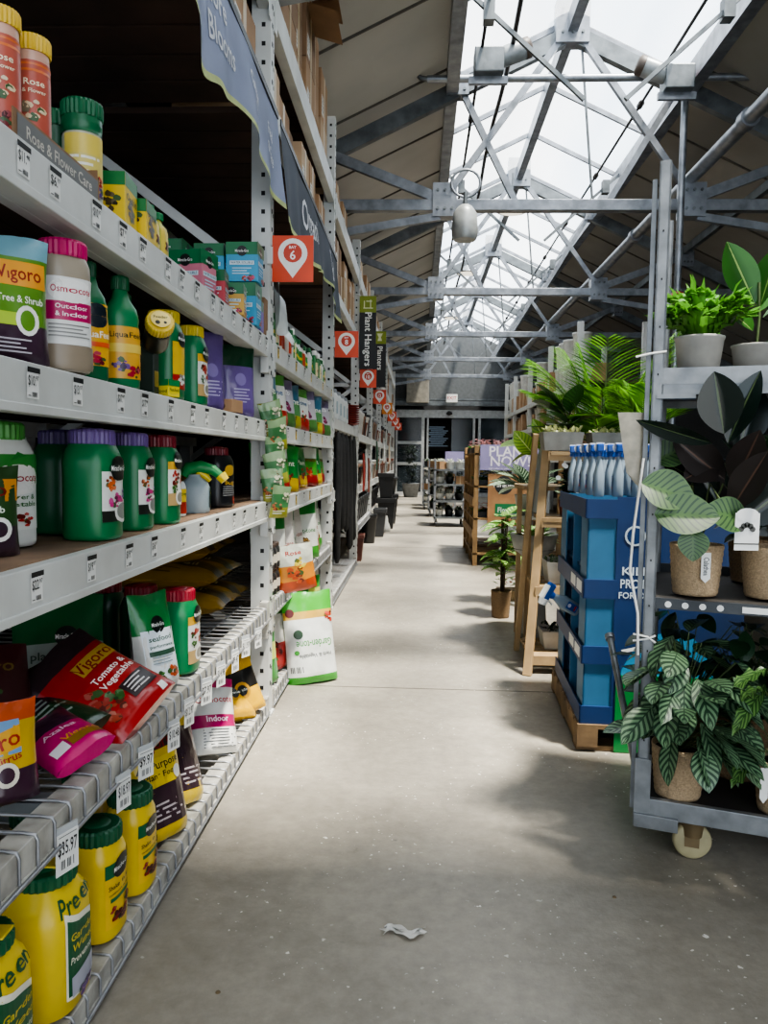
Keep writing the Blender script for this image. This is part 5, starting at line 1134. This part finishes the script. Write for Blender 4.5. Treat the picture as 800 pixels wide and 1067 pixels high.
# --- base deck plants
def calathea(t, n, h, spread, mats_, seed, L0=.095, W0=.05, lo=.18, wave=0):
    rr = random.Random(seed); m = MB(); s = MB()
    for i in range(n):
        th = rr.uniform(0, 6.28) if i % 3 else rr.uniform(3.6, 5.6); rad = spread*math.sqrt(rr.uniform(.05, 1)); zz = lo+(h-lo)*rr.uniform(0, 1)*(1-.35*rad/spread)
        p = V((math.cos(th)*rad, math.sin(th)*rad, zz)); d = V((math.cos(th), math.sin(th), rr.uniform(-.9, .35))).normalized()
        leaf(m, p, d, L0*rr.uniform(.8, 1.25), W0*rr.uniform(.85, 1.2), .25, .1, roll_=rr.uniform(-.5, .5), nv=9, nu=6, wave=wave)
        s.tube([(0, 0, .13), (p.x*.5, p.y*.5, .13+(zz-.13)*.7), tuple(p)], .0018, 4, caps=False)
    m.build('foliage', mats_, t); s.build('stem', STEM, t)
t = on_cart('striped_calathea', 'bushy calathea with feather striped leaves in woven pot at cart base corner', 'plant', .095, .065, .18); weave_pot(t, .077, .15, WEAVE)
calathea(t, 78, .52, .165, CAL, 4, L0=.125, W0=.066, lo=.17)
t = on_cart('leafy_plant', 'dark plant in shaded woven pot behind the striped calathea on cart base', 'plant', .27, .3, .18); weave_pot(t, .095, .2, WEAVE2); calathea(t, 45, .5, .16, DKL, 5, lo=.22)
t = on_cart('calathea_plant', 'wavy leaved plant in woven pot at right end of cart base', 'plant', .37, .06, .18); weave_pot(t, .077, .15, WEAVE); calathea(t, 36, .52, .15, leafmat('wavy_leaf', '35592c', '6d9150', n=9, k=5, trans=.15), 6, L0=.15, W0=.045, lo=.15, wave=.25)
stake(t, -.075, -.05, .09, .1, .022)
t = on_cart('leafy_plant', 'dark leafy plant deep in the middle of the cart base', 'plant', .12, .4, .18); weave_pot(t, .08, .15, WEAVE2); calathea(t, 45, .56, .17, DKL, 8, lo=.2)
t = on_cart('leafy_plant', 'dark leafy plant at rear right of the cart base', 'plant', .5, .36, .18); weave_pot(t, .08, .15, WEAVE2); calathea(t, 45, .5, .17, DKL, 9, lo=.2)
# ------------------------------------------------------------------ blue spray display on a pallet
NAVY = mat('navy_card', '11315f', .5, 0, .05); TEAL = mat('teal_blue_card', '2f6488', .5, 0, .05); TEALD = mat('deep_teal_card', '1c4c70', .5)
t = thing('shipping_pallet', 'worn wooden pallet under the blue spray bottle display', 'pallet', (.645, 3.0, 0), R(-3))
for k in range(7): MB().b2((0, .0+k*.125, .095), (1.0, .09+k*.125, .112)).build('deck_board', PALLET, t)
for x in (0, .46, .92): MB().b2((x, 0, .022), (x+.08, .84, .095)).build('stringer', PALLET, t)
for k in range(3): MB().b2((0, .02+k*.37, .003), (1.0, .11+k*.37, .022)).build('bottom_board', PALLET, t)
dsp = thing('spray_bottle_display', 'blue cardboard display tower with navy bands holding spray bottles on pallet', 'display', (.665, 3.02, .113), R(-3))
D, Wd = .76, .62
m = MB()
for z in (0, .29, .59, .82): m.b2((.02, .02, z), (Wd, D-.02, z+.012))
m.b2((.3, 0.02, 0), (.312, D-.02, .88)); m.build('inner_shelves', TEALD, dsp)
m = MB(); m.b2((0, 0, 0), (.11, .008, .88)); m.b2((0, 0, 0), (.006, .15, .88)); m.b2((0, D-.17, 0), (.006, D, .88)); m.b2((0, D-.008, 0), (Wd, D, .88)); m.b2((0, .36, 0), (.12, .366, .82)); m.build('side_column', TEAL, dsp)
for z, h in ((-.0, .07), (.24, .07), (.5, .075), (.815, .075)):
    m = MB(); m.b2((-.012, -.01, z), (.116, 0, z+h)); m.b2((-.012, -.01, z), (-.006, D, z+h)); 
    if z > .2 and z < .6:
        m.b2((-.0135, .03, z+.015), (-.012, .15, z+h-.015), 1); m.b2((-.0135, .19, z+.015), (-.012, .31, z+h-.015), 1)
    m.build('navy_band', [NAVY, WPAPER], dsp)
t2 = MB(); t2.b2((.11, -.006, -.0), (.6, .002, .9)); t2.build('side_poster', NAVY, dsp)
decal('poster_print', lambda u_, v_, o=0: (u_, -.0065-o, v_), [('disc', .33, .12, .2, '2f86b0', .26), ('rect', .13, .0, .53, .02, '2f86b0'), ('text', 'PROTECTION', .25, .56, .05, 'c9d6e0', .24), ('text', 'KILLER', .22, .61, .045, 'c9d6e0', .17), ('text', 'FOR 7X', .18, .515, .035, 'c9d6e0', .11),
      ('disc', .18, .75, .04, 'b9c6d0'), ('disc', .18, .75, .032, '11315f'), ('poly', [(.14, .3), (.2, .315), (.2, .3), (.15, .29)], 'e9ece9')], dsp)
MB().b2((.125, -.012, -.11), (.5, -.007, .2)).build('green_panel', P('1c7a3c'), dsp)
CLR = mat('clear_bottle', '8494a2', .12, 0, .05, 6, spec=.7); BLU = P('1f4f9e', .3)
def spray(lab, x, y, z, rz, rot=None):
    t = thing('spray_bottle', lab, 'bottle', (x, y, z), rot or rz, 'blue triggered spray bottles on the display top' if rot is None else None)
    MB().loft([superring(.03*s, .022*s, zz, 18, 2.4) for zz, s in ((0, .9), (.008, 1), (.09, 1), (.12, .7), (.15, .42), (.165, .4))]).build('bottle', CLR, t)
    h = MB(); h.b2((-.03, -.014, .176), (.045, .014, .21)); h.cyl((-.0, 0, .16), (0, 0, .18), .016); h.build('spray_head', BLU, t, bevel=.006)
    h = MB(); h.tube([(-.055, 0, .19), (-.028, 0, .194)], [.018, .022], 12); h.b2((-.03, -.015, .208), (.03, .015, .214)); h.tube([(-.014, 0, .18), (-.03, 0, .165), (-.034, 0, .14)], .005, 6); h.build('trigger', WPAPER, t)
    decal('label', lambda u_, v_, o=0: (u_*.9, -.0225-o, v_), [('rect', -.018, .02, .018, .085, '2450a0'), ('disc', 0, .07, .01, 'e9e9f0'), ('rect', -.012, .03, .012, .04, 'b8322a')], t)
    return t
sp0 = spray('blue headed clear spray bottle standing on top of the blue display', .72, 3.1, 1.01, R(-100)); n = 0
for ix in range(4):
    for iy in range(5):
        if ix == 0 and iy == 0: continue
        dup(sp0, (.72+.075*ix, 3.1+.13*iy, 1.01), R(-100+8*math.sin(ix*3+iy)))
tt = spray('spray bottle lying with its blue nozzle sticking out of the lower display tray', .7, 3.35, .5, 0, (R(20), R(-60), R(10)))
t = thing('plush_packet', 'pale grey and brown packet slipping out of the lowest display slot', 'packet', (.7, 3.15, .2), 0)
MB().loft([superring(.02*s, .04*s+.006*math.sin(z*60), z, 14, 2.2) for z, s in ((0, .6), (.04, 1), (.1, .8), (.16, 1), (.22, .5))]).build('packet_body', mat('mottled_packet', '8f8d8a', .5, 0, .1, 30, col2='3d2f2a'), t)
# ------------------------------------------------------------------ wooden ladder shelf
lad = thing('ladder_shelf', 'leaning pine wood ladder shelf with planters behind the blue display', 'shelf', (0, 0, 0))
for p0, p1 in (((.6, 4.07, 0), (.715, 4.32, 1.3)), ((.612, 4.62, 0), (.66, 4.4, 1.3)), ((1.3, 4.07, 0), (1.2, 4.32, 1.3)), ((1.3, 4.62, 0), (1.2, 4.4, 1.3))):
    MB().bar(p0, p1, .045, .03).build('leg', WOOD, lad, bevel=.003)
for z, a in ((.1, 0), (.47, .03), (.84, .06), (1.2, .09)):
    m = MB()
    for k in range(4): m.b2((.62+a, 4.12+a*.6+k*.11*(1-a*2), z-.02), (1.28-a, 4.2+a*.6+k*.11*(1-a*2), z))
    m.b2((.61+a, 4.1+a, z-.05), (1.29-a, 4.12+a, z-.0)); m.build('shelf_board', WOOD, lad)
t = thing('poster_strip', 'pale blue grey printed poster strip on the side of the ladder shelf', 'poster', (.655, 4.45, .86))
MB().add([(0, -.2, 0), (0.01, .12, .0), (.05, .1, .36), (.045, -.16, .36)], [(0, 1, 2, 3)]).build('poster_sheet', mat('poster_blue_grey', '8397a3', .6, 0, .2, 14, col2='a9a396'), t)
TROUGH = mat('grey_trough', '8f8e89', .6)
def trough(lab, x, y, z, l, w, h, fl, col, seed, nm='trough_planter'):
    t = thing(nm, lab, 'planter', (x, y, z)); rr = random.Random(seed)
    m = MB(); a, b = l/2, w/2
    m.loft([[(-a*.88, -b*.85, 0), (a*.88, -b*.85, 0), (a*.88, b*.85, 0), (-a*.88, b*.85, 0)], [(-a, -b, h), (a, -b, h), (a, b, h), (-a, b, h)], [(-a*.94, -b*.9, h), (a*.94, -b*.9, h), (a*.94, b*.9, h), (-a*.94, b*.9, h)], [(-a*.94, -b*.9, h*.8), (a*.94, -b*.9, h*.8), (a*.94, b*.9, h*.8), (-a*.94, b*.9, h*.8)]], sm=False)
    m.build('trough', col, t)
    f = MB()
    for i in range(70):
        p = (rr.uniform(-a*.9, a*.9), rr.uniform(-b*.8, b*.8), h*.85+rr.uniform(0, .03)); leaf(f, p, sph(rr.uniform(0, 6.28), R(rr.uniform(10, 80))), rr.uniform(.02, .04), .02, .2, .2, nu=2, nv=3)
    f.build('foliage', fl, t); return t
SUC = leafmat('pale_succulent', 'b7bb84', None, trans=.3); SUC2 = leafmat('grey_green_succulent', '6f8a62', None, trans=.2)
trough('grey trough of pale succulents on the ladder shelf top, nearer the aisle', .78, 4.28, 1.205, .22, .16, .1, SUC, TROUGH, 1)
trough('grey trough of pale succulents behind the spray bottles', 1.06, 4.28, 1.205, .26, .16, .1, SUC, TROUGH, 2)
trough('pale round-cornered trough with greenery on the third ladder step', .86, 4.3, .475, .3, .2, .12, SUC2, GREYPOT, 3)
trough('pale bowl planter with dark greenery on lowest ladder step', .85, 4.32, .105, .3, .2, .1, DKL, GREYPOT, 4)
t = thing('white_bowl', 'large pale bowl stacked behind the third step trough', 'bowl', (1.08, 4.32, .478)); MB().lathe([(.06, 0), (.1, .08), (.12, .2), (.11, .2), (.05, .02)], 24).build('bowl', GREYPOT, t)
t = thing('terracotta_plant', 'terracotta pot with white flowering dark plant on the second ladder step', 'plant', (.83, 4.28, .845)); rim_pot(t, .055, .09, TERRA)
m = MB(); fl = MB(); rr = random.Random(9)
for i in range(60): leaf(m, (0, 0, .1+rr.uniform(0, .12)), sph(rr.uniform(0, 6.28), R(rr.uniform(0, 80))), rr.uniform(.06, .1), .035, .3)
for i in range(8): disc(fl, plane((rr.uniform(-.08, .08), -.07, .18+rr.uniform(0, .12)), (1, 0, 0), (0, .3, .9)), 0, 0, .014, 0, 8)
m.build('foliage', DKL, t); fl.build('flowers', WPAPER, t)
# --- palm and broad leaves on the top step
def palm(t, base, fronds, seed, m_leaf=PALM):
    rr = random.Random(seed); m = MB(); s = MB()
    for (th, el, L_, dr) in fronds:
        d = sph(th, R(el)); pts = []
        for k in range(13):
            f = k/12; pts.append(V(base)+d*(L_*f)-V((0, 0, dr*L_*f*f)))
        s.tube(pts, [.006*(1-.8*k/12) for k in range(13)], 5)
        nl = 24
        for k in range(nl):
            f = .22+.78*k/(nl-1); i = min(11, int(f*12)); p = pts[i].lerp(pts[i+1], f*12-i); tg = (pts[i+1]-pts[i]).normalized(); side = tg.cross(V((0, 0, 1))).normalized()
            ln = L_*.42*math.sin(math.pi*(.15+.8*f))**.8
            for q in (-1, 1):
                dd = (tg*.6+side*q*.85+V((0, 0, .18))).normalized(); leaf(m, p, dd, ln*rr.uniform(.9, 1.1), .0125, .3, .2, nu=2, nv=4, roll_=q*.7, mi=rr.choice((0, 0, 1)))
    m.build('fronds', [m_leaf, PALMD], t); s.build('frond_stems', STEM, t)
t = thing('potted_palm', 'large bright green parlour palm spreading above the ladder shelf', 'plant', (1.1, 4.66, 1.0))
rim_pot(t, .12, .22, TROUGH)
palm(t, (0, 0, .2), ((3.1, 60, .84, .25), (3.5, 50, .6, .2), (2.9, 50, .7, .25), (4.4, 70, .6, .35), (5.2, 62, .62, .3), (5.9, 66, .82, .15), (.1, 62, .95, .1), (2.7, 72, .8, .2), (4.3, 45, .5, .3), (5.6, 45, .6, .2), (3.3, 36, .45, .1), (.4, 45, .8, .2), (4.7, 88, .7, .05), (6.1, 40, .7, .2), (3.0, 78, .75, .15)), 3)
t = thing('potted_palm', 'smaller palm with fine bright leaflets left of the cart post', 'plant', (1.2, 4.1, 1.12)); rim_pot(t, .08, .12, TROUGH)
palm(t, (0, 0, .12), ((3.4, 62, .42, .2), (4.3, 70, .4, .2), (5.2, 66, .45, .2), (5.9, 58, .5, .2), (.3, 60, .55, .2), (2.4, 70, .45, .2)), 4)
def broad(nm, lab, loc, leaves, m_, pot_=None):
    t = thing(nm, lab, 'plant', loc)
    (pot_ or (lambda q: rim_pot(q, .07, .12, TROUGH)))(t); m = MB(); s = MB()
    for (th, el, L_, W_, z, dr) in leaves:
        d = sph(th, R(el)); b = V((d.x*.03, d.y*.03, z)); leaf(m, b, d, L_, W_, dr, .12, roll_=R(20)*math.sin(th*3), nv=9, nu=6); s.tube([(0, 0, .08), (0, 0, z*.8), tuple(b)], .004, 5, caps=False)
    m.build('foliage', m_, t); s.build('stem', BARK, t); return t
broad('fiddle_leaf_fig', 'dark fiddle leaf fig foliage under the large palm', (.86, 4.5, 1.205), ((3.3, 10, .22, .13, .12, .1), (3.9, 25, .2, .13, .16, .1), (4.6, 15, .18, .13, .14, .2), (2.6, 30, .22, .14, .2, .1), (5.4, 20, .22, .14, .16, .2), (4.9, 50, .2, .14, .22, 0), (3.0, 45, .24, .14, .22, 0)), FIGD)
t = broad('lime_leaf_plant', 'plant with a single bright lime green leaf at the ladder shelf edge', (.74, 4.72, 1.1), ((3.5, 5, .24, .13, .14, .15), (4.2, 15, .2, .12, .12, .3), (3.0, -10, .16, .1, .1, .3)), LIME, lambda q: rim_pot(q, .05, .09, TROUGH))
m = MB(); bs = V((.74, 4.72, 1.1))
for (a, b2__, w_) in (((556, 474), (538, 452), .11), ((575, 470), (557, 440), .1)):
    p, q = onY(a[0], a[1], 4.5)-bs, onY(b2__[0], b2__[1], 4.45)-bs; leaf(m, p, q-p, (q-p).length*1.1, w_, .1, .12, up=V((-.3, -1, .2)).normalized(), nv=10, nu=8)
m.build('front_leaves', LIME, t)
# plant stand behind that carries the big palm
t = thing('plant_stand', 'wooden stand that carries the large palm behind the ladder shelf', 'stand', (.99, 4.85, 0))
MB().b2((-.35, -.2, .97), (.5, .3, .995)).build('stand_top', WOOD, t)
for x in (-.33, .46):
    for y in (-.18, .26): MB().b2((x, y, 0), (x+.03, y+.03, .97)).build('leg', WOOD, t)
# woven pot plant on the floor
t = thing('rubber_plant', 'variegated rubber plant in woven brown pot standing on the aisle floor', 'plant', (.62, 5.6, 0)); weave_pot(t, .075, .2, WEAVE2)
m = MB(); rr = random.Random(12); s = MB()
for q in range(4):
    x0, y0 = rr.uniform(-.03, .03), rr.uniform(-.03, .03); s.tube([(x0, y0, .15), (x0*1.5, y0*1.5, .45), (x0*2, y0*2, .72)], .006, 6)
    for k in range(11):
        z = .32+.42*k/10; th = k*2.4+q; leaf(m, (x0*1.6, y0*1.6, z), sph(th, R(rr.uniform(-10, 45))), rr.uniform(.12, .19), rr.uniform(.07, .1), .35, .15, roll_=rr.uniform(-.4, .4), nv=8)
m.build('foliage', VAR, t); s.build('stem', BARK, t)
t = thing('rattan_planter', 'curved pale plant stand edge beside the ladder shelf', 'planter', (.78, 5.15, 0)); 
MB().lathe([(.1, 0), (.07, .5), (.13, .55), (.16, .66), (.14, .66), (.1, .56)], 24).build('stand_bowl', GREYPOT, t); MB().lathe([(.14, .56), (.001, .6)], 16, caps=False).build('soil', SOIL, t)
m = MB()
for k in range(26): leaf(m, (0, 0, .6), sph(k*2.4, R(20+k*2)), .17, .07, .4, .15)
m.build('foliage', VAR, t)
# ------------------------------------------------------------------ farther displays on the right
t = thing('slatted_plant_display', 'wooden slat display rack carrying the PLANT NOW sign', 'display', (.6, 8.3, 0))
for x, y in ((0, 0), (0, .55), (0, 1.1), (0, 1.7), (.9, 0), (.9, 1.7)): MB().b2((x, y, 0), (x+.05, y+.05, 1.3)).build('post', WOOD2, t, bevel=.004)
for z in (.12, .5, .85, 1.2):
    m = MB()
    for k in range(6): m.b2((0, .0+.29*k, z), (.95, .24+.29*k, z+.02))
    m.build('shelf_board', WOOD2, t)
for z in (.3, .65): MB().b2((-.01, 0, z), (.0, 1.7, z+.09)).build('side_board', WOOD2, t)
t = thing('plant_now_sign', 'lilac PLANT NOW sign board at the front of the slatted display', 'sign', (.9, 8.285, 1.17))
MB().b2((-.24, -.006, -.13), (.4, .006, .14)).build('board', P('8d85b0', .5), t)
decal('lettering', lambda u_, v_, o=0: (u_, -.0065-o, v_), [('text', 'PLANT', .08, .065, .15, 'e6e2ea'), ('text', 'NOW!', .08, -.04, .15, 'e6e2ea'), ('text', 'add color to your garden today', 0.05, -.112, .024, 'd9d4e6', .4)], t)
t = thing('garden_soil_poster', 'wood grain poster with dark round logo and green band below the PLANT NOW sign', 'poster', (.95, 8.297, .74))
MB().b2((-.2, -.004, -.3), (.25, .004, .26)).build('board', mat('poster_wood_print', 'ad8056', .6, 0, .2, 5), t)
decal('poster_print', lambda u_, v_, o=0: (u_, -.0045-o, v_), [('disc', -.03, .14, .1, '1a1c1a', .1), ('text', 'Miracle-Gro', .03, .14, .07, 'f0f0ea', .34), ('rect', -.12, -.2, .25, -.06, '1d7a44'), ('text', 'Flower Lab', .06, -.13, .08, 'e6ece2', .3)], t)
FLP = mat('pink_petals', 'c58f94', .6, 0, .2, 30); FLY = mat('yellow_petals', 'd8c64a', .6, 0, .1, 30); FLO = mat('orange_petals', 'b5592c', .6, 0, .2, 30)
def flat_of(lab, x, y, z, l, w, pm, seed, n=90):
    t = thing('flower_tray', lab, 'flowers', (x, y, z)); rr = random.Random(seed); m = MB(); g = MB()
    MB().b2((-l/2, -w/2, 0), (l/2, w/2, .06)).build('tray', BLKP, t)
    for i in range(n):
        p = (rr.uniform(-l/2, l/2), rr.uniform(-w/2, w/2), .07+rr.uniform(0, .08))
        for q in range(3): leaf(m, p, sph(q*2.1+i, R(30)), .03, .03, .3, 0, nu=2, nv=2)
        leaf(g, (p[0], p[1], .05), sph(i, R(50)), .07, .03, .3, 0, nu=2, nv=3)
    m.build('petals', pm, t); g.build('foliage', FIG, t)
flat_of('tray of dusty pink flowers on top of the slatted display', .85, 8.6, 1.222, .5, .5, FLP, 1)
flat_of('second tray of dusty pink flowers further back on the slatted display', .85, 9.3, 1.222, .5, .5, FLP, 2)
flat_of('tray of yellow flowers on the upper shelf beneath the PLANT NOW sign', .85, 8.6, .872, .45, .4, FLY, 3)
flat_of('tray of orange flowers on the middle shelf of the slatted display', .85, 8.6, .522, .45, .4, FLO, 4)
t = thing('orange_flower_pot', 'orange flowering plant in box beside the variegated rubber plant', 'plant', (.8, 6.25, 0)); MB().b2((-.14, -.1, 0), (.14, .1, .1)).build('wooden_box', WOOD, t); m = MB(); g = MB(); rr = random.Random(4)
for i in range(120):
    p = (rr.uniform(-.13, .13), rr.uniform(-.1, .1), .12+rr.uniform(0, .35)); (leaf(m, p, sph(i, .5), .04, .035, .2, nu=2, nv=2) if i % 3 == 0 else leaf(g, p, sph(i, .5), .07, .03, .3, nu=2, nv=3))
m.build('petals', FLO, t); g.build('foliage', VAR, t)
t = thing('calathea_plant', 'dark plant with pale edged broad leaves right of the PLANT NOW sign', 'plant', (.86, 6.1, .72)); rim_pot(t, .1, .16, GREYPOT); m = MB()
for k in range(16): leaf(m, (0, 0, .2), sph(2.2+k*.33, R(10+(k*17) % 55)), .32, .12, .35, .15, roll_=.4*math.sin(k))
m.build('foliage', leafmat('pale_edge_leaf', '2c4a30', 'aebfa8', n=10, k=5, thr=.6), t)
t = thing('side_table', 'small grey stand under the pale edged plant', 'stand', (.86, 6.1, 0)); MB().b2((-.13, -.13, .69), (.13, .13, .718)).build('table_top', GREYPOT, t); MB().cyl((0, 0, .02), (0, 0, .69), .05).build('column', GREYPOT, t); MB().cyl((0, 0, 0), (0, 0, .02), .12).build('base', GREYPOT, t)
# display carts of white plants in the aisle
def dcart(x, y, lab, seed):
    rr = random.Random(seed); t = thing('display_cart', lab, 'cart', (x, y, 0))
    for xx in (0, .52):
        for yy in (0, .7): MB().b2((xx, yy, .1), (xx+.03, yy+.03, 1.15)).build('post', STEEL, t)
    for z in (.14, .42, .7, .95): MB().b2((0, 0, z), (.55, .73, z+.03)).build('shelf', STEEL_D, t)
    for xx in (.05, .5):
        for yy in (.05, .68): MB().cyl((xx-.02, yy, .05), (xx+.02, yy, .05), .05, n=14).build('wheel', BLKP, t)
    return t
dcart(.27, 13.0, 'nearer grey metal display cart with shelves of white pots in the aisle', 1)
dcart(.2, 15.2, 'middle metal display cart behind the nearer one', 2)
dcart(.1, 17.4, 'farthest metal display cart close to the doorway', 3)
t = thing('cart_sign', 'small lilac sign board standing on top of the nearer display cart', 'sign', (.62, 13.35, .981)); MB().b2((-.16, -.005, .13), (.16, .005, .3)).build('board', P('8d85b0', .5), t); MB().b2((-.01, -.004, 0), (.01, .004, .13)).build('stand_post', STEEL_D, t)
rr = random.Random(21); w0 = None; kd = {}
for ci, (cx, cy) in enumerate(((.27, 13.0), (.2, 15.2), (.1, 17.4))):
    cn = ['nearer', 'middle', 'farthest'][ci]
    for si, z in enumerate((.171, .451, .731, .981)):
        for q in range(6):
            x, y = cx+.1+.17*(q % 3), cy+.14+.42*(q//3)
            kind = ['white pot', 'brown box', 'dark pot'][rr.choice([0, 0, 1, 2])]; key = (kind,)
            lab = '%s on the %s display cart' % (kind, cn)
            if kind not in kd:
                t = thing('cart_pot', lab, 'pot', (x, y, z)); kd[kind] = t
                if kind == 'brown box': MB().b2((-.07, -.09, 0), (.07, .09, .13)).build('box_body', CARDB, t); MB().b2((-.008, -.0905, 0), (.008, .0905, .1305)).build('packing_tape', P('c2ad8a', .3), t)
                else:
                    rim_pot(t, .07, .12, WH if kind == 'white pot' else BLKP); m = MB()
                    for k in range(14): leaf(m, (0, 0, .1), sph(k*2.4, R(20+k*4)), .1, .04, .3, .1, nu=2, nv=4)
                    m.build('foliage', leafmat('cart_leaf_'+kind.replace(' ', '_'), 'c9cdc0' if kind == 'white pot' else '35502c'), t)
                t['group'] = lab+'s'
            else: dup(kd[kind], (x, y, z), rr.uniform(0, 6), lab, group=lab+'s')
t = thing('bench_table', 'pale tabletop bench beside the farthest display cart', 'table', (.1, 18.6, 0)); MB().b2((0, 0, .9), (.7, .8, .96)).build('table_top', P('c9c2ac'), t)
for x in (.02, .62):
    for y in (.02, .72): MB().b2((x, y, 0), (x+.05, y+.05, .9)).build('leg', STEEL_D, t)
t = thing('potted_shrub', 'dark shrub in grey pot left of the storefront doorway', 'plant', (-.22, 23.0, 0)); rim_pot(t, .27, .42, GRYP); m = MB(); rr = random.Random(33)
for k in range(160): leaf(m, (rr.uniform(-.12, .12), rr.uniform(-.12, .12), .4+rr.uniform(0, 1.1)), sph(rr.uniform(0, 6.3), R(rr.uniform(-10, 70))), .16, .06, .4, .1, nu=2, nv=3)
m.build('foliage', leafmat('dark_shrub_leaf', '2e3a30'), t)
for i, (x, z) in enumerate(((-.55, .0), (-.35, 1.05), (-.1, 1.1), (-.5, 1.1))):
    t = thing('indoor_plant', ['potted plant low behind the left side light', 'pink flowering plant behind the side light', 'red flowering plant behind the side light beside the frame', 'leafy plant behind the side light far left'][i], 'plant', (x, 24.5, z)); rim_pot(t, .1, .16, GRYP); m = MB(); f = MB()
    for k in range(40): leaf(m, (0, 0, .15+rr.uniform(0, .2)), sph(rr.uniform(0, 6.3), R(rr.uniform(0, 70))), .15, .06, .3, nu=2, nv=3)
    for k in range(14): leaf(f, (rr.uniform(-.1, .1), rr.uniform(-.1, .1), .32+rr.uniform(0, .12)), sph(k, .6), .06, .05, .3, nu=2, nv=2)
    m.build('foliage', FIGD, t); f.build('petals', FLP, t)
t = thing('display_bench', 'dark bench inside the doorway holding flowering plants', 'table', (-.7, 24.3, 0)); MB().b2((0, 0, .98), (.85, .5, 1.04)).build('bench_top', STEEL_D, t)
for x in (.05, .75): MB().b2((x, .1, 0), (x+.05, .4, .98)).build('leg', STEEL_D, t)
# far right pallet racking
t = thing('storage_rack', 'far right white storage rack with cartons and white buckets', 'rack', (2.2, 11, 0))
for y in (0, 2.4, 4.8, 7.2, 9.0):
    for x in (0, .9): post_mesh(3.1, False).build('post', [WHITE_RACK, BLACK], t, (x+.08, y, 0))
for z in (1.2, 1.78, 2.28):
    MB().b2((0, 0, z-.08), (.05, 9.05, z)).build('shelf_beam', WHITE_RACK, t); MB().b2((.06, 0, z-.03), (.95, 9.05, z)).build('plank_deck', WOOD_DK, t)
rr = random.Random(8); bproto = None; bk = None
for z, hh in ((1.202, .45), (1.782, .4), (2.282, .6)):
    y = 11.15
    while y < 19.7:
        if abs(((y-11) % 2.4)) < .12: y += .14
        r_ = rr.random()
        if r_ < .7 or z < 1.5:
            if bproto is None:
                bproto = thing('cardboard_box', 'cardboard carton on the far right storage rack', 'box', (2.45, y+.16, z), 0, 'cartons on the far right storage rack')
                MB().box((0, 0, .17), (.4, .3, .34)).build('box_body', CARDB, bproto, bevel=.003); MB().b2((-.2006, -.03, 0), (-.2, .03, .34)).build('packing_tape', P('c2ad8a', .3), bproto)
            else: dup(bproto, (2.45+rr.uniform(-.03, .05), y+.16, z), 0, scale=rr.uniform(.8, 1.1) if z != 1.202 else 1)
        else:
            if bk is None:
                bk = thing('white_bucket', 'white plastic bucket on the far right storage rack', 'bucket', (2.4, y+.16, z), 0, 'white buckets on the far right storage rack')
                MB().lathe([(.11, 0), (.14, .34), (.145, .35), (.145, .37), (.001, .37)], 20).build('bucket_body', WH, bk); MB().lathe([(.148, .34), (.152, .35), (.152, .375), (.14, .38)], 20).build('lid', WH, bk)
            else:
                dup(bk, (2.4, y+.16, z)); 
            dup(bk, (2.4, y+.16, z+.385))
        y += .36
# greenhouse bench with foliage behind the cart
t = thing('plant_bench', 'long metal plant bench in the shade behind the cart', 'bench', (1.75, 3.2, 0))
MB().b2((0, 0, .72), (1.0, 5.5, .77)).build('bench_top', STEEL_D, t)
for y in (.1, 2.7, 5.3):
    for x in (.05, .9): MB().b2((x, y, 0), (x+.05, y+.05, .72)).build('leg', STEEL_D, t)
bp = []
for i, (mm, lab) in enumerate(((DKL, 'dark green shrub'), (SUC2, 'grey green herb plant'), (FIGD, 'broad leaved fig'), (FIG, 'mid green fig'))):
    t = thing('bench_plant', lab+' in a row on the long bench behind the cart', 'plant', (2.05+.3*(i % 2), 3.45+.48*i, .772), 0, lab+'s on the long bench'); rim_pot(t, .1, .17, GREYPOT); m = MB()
    for k in range(46): leaf(m, (0, 0, .17+rr.uniform(0, .25)), sph(rr.uniform(0, 6.3), R(rr.uniform(5, 80))), rr.uniform(.12, .22), .06, .35, .1, nu=2, nv=5)
    m.build('foliage', mm, t); bp.append(t)
for k in range(4, 16): dup(bp[(k*7) % 4], (1.95+.4*(k % 2), 5.4+.5*((k-4)//2), .772), k, scale=.8)
# ------------------------------------------------------------------ bits on the floor
t = MB(); t.grid(lambda a, b: (.0+(a-.5)*.1+.01*math.sin(b*9), (b-.5)*.03+.012*math.sin(a*7), .003+.008*abs(math.sin(a*9+b*4))), 12, 4)
tag(t.build('torn_plastic_scrap', mat('plastic_scrap', 'd9d6cf', .4), None, onZ(420, 973, 0)), 'small torn white plastic scrap lying on the concrete floor', 'scrap')
for i, (px, py, r_) in enumerate(((227, 1034, .006), (556, 523, .02), (640, 935, .006), (70, 0, 0))):
    if r_: tag(MB().lathe([(r_, 0), (r_*.7, r_*.4), (.001, r_*.5)], 8).build('debris_chip', mat('brown_debris', '6b5a40', .8), None, onZ(px, py, 0)), ['tiny brown chip on the floor near the bottom shelf', 'dark crumb on the floor far down the aisle', 'tiny chip on the floor before the cart'][i], 'debris')
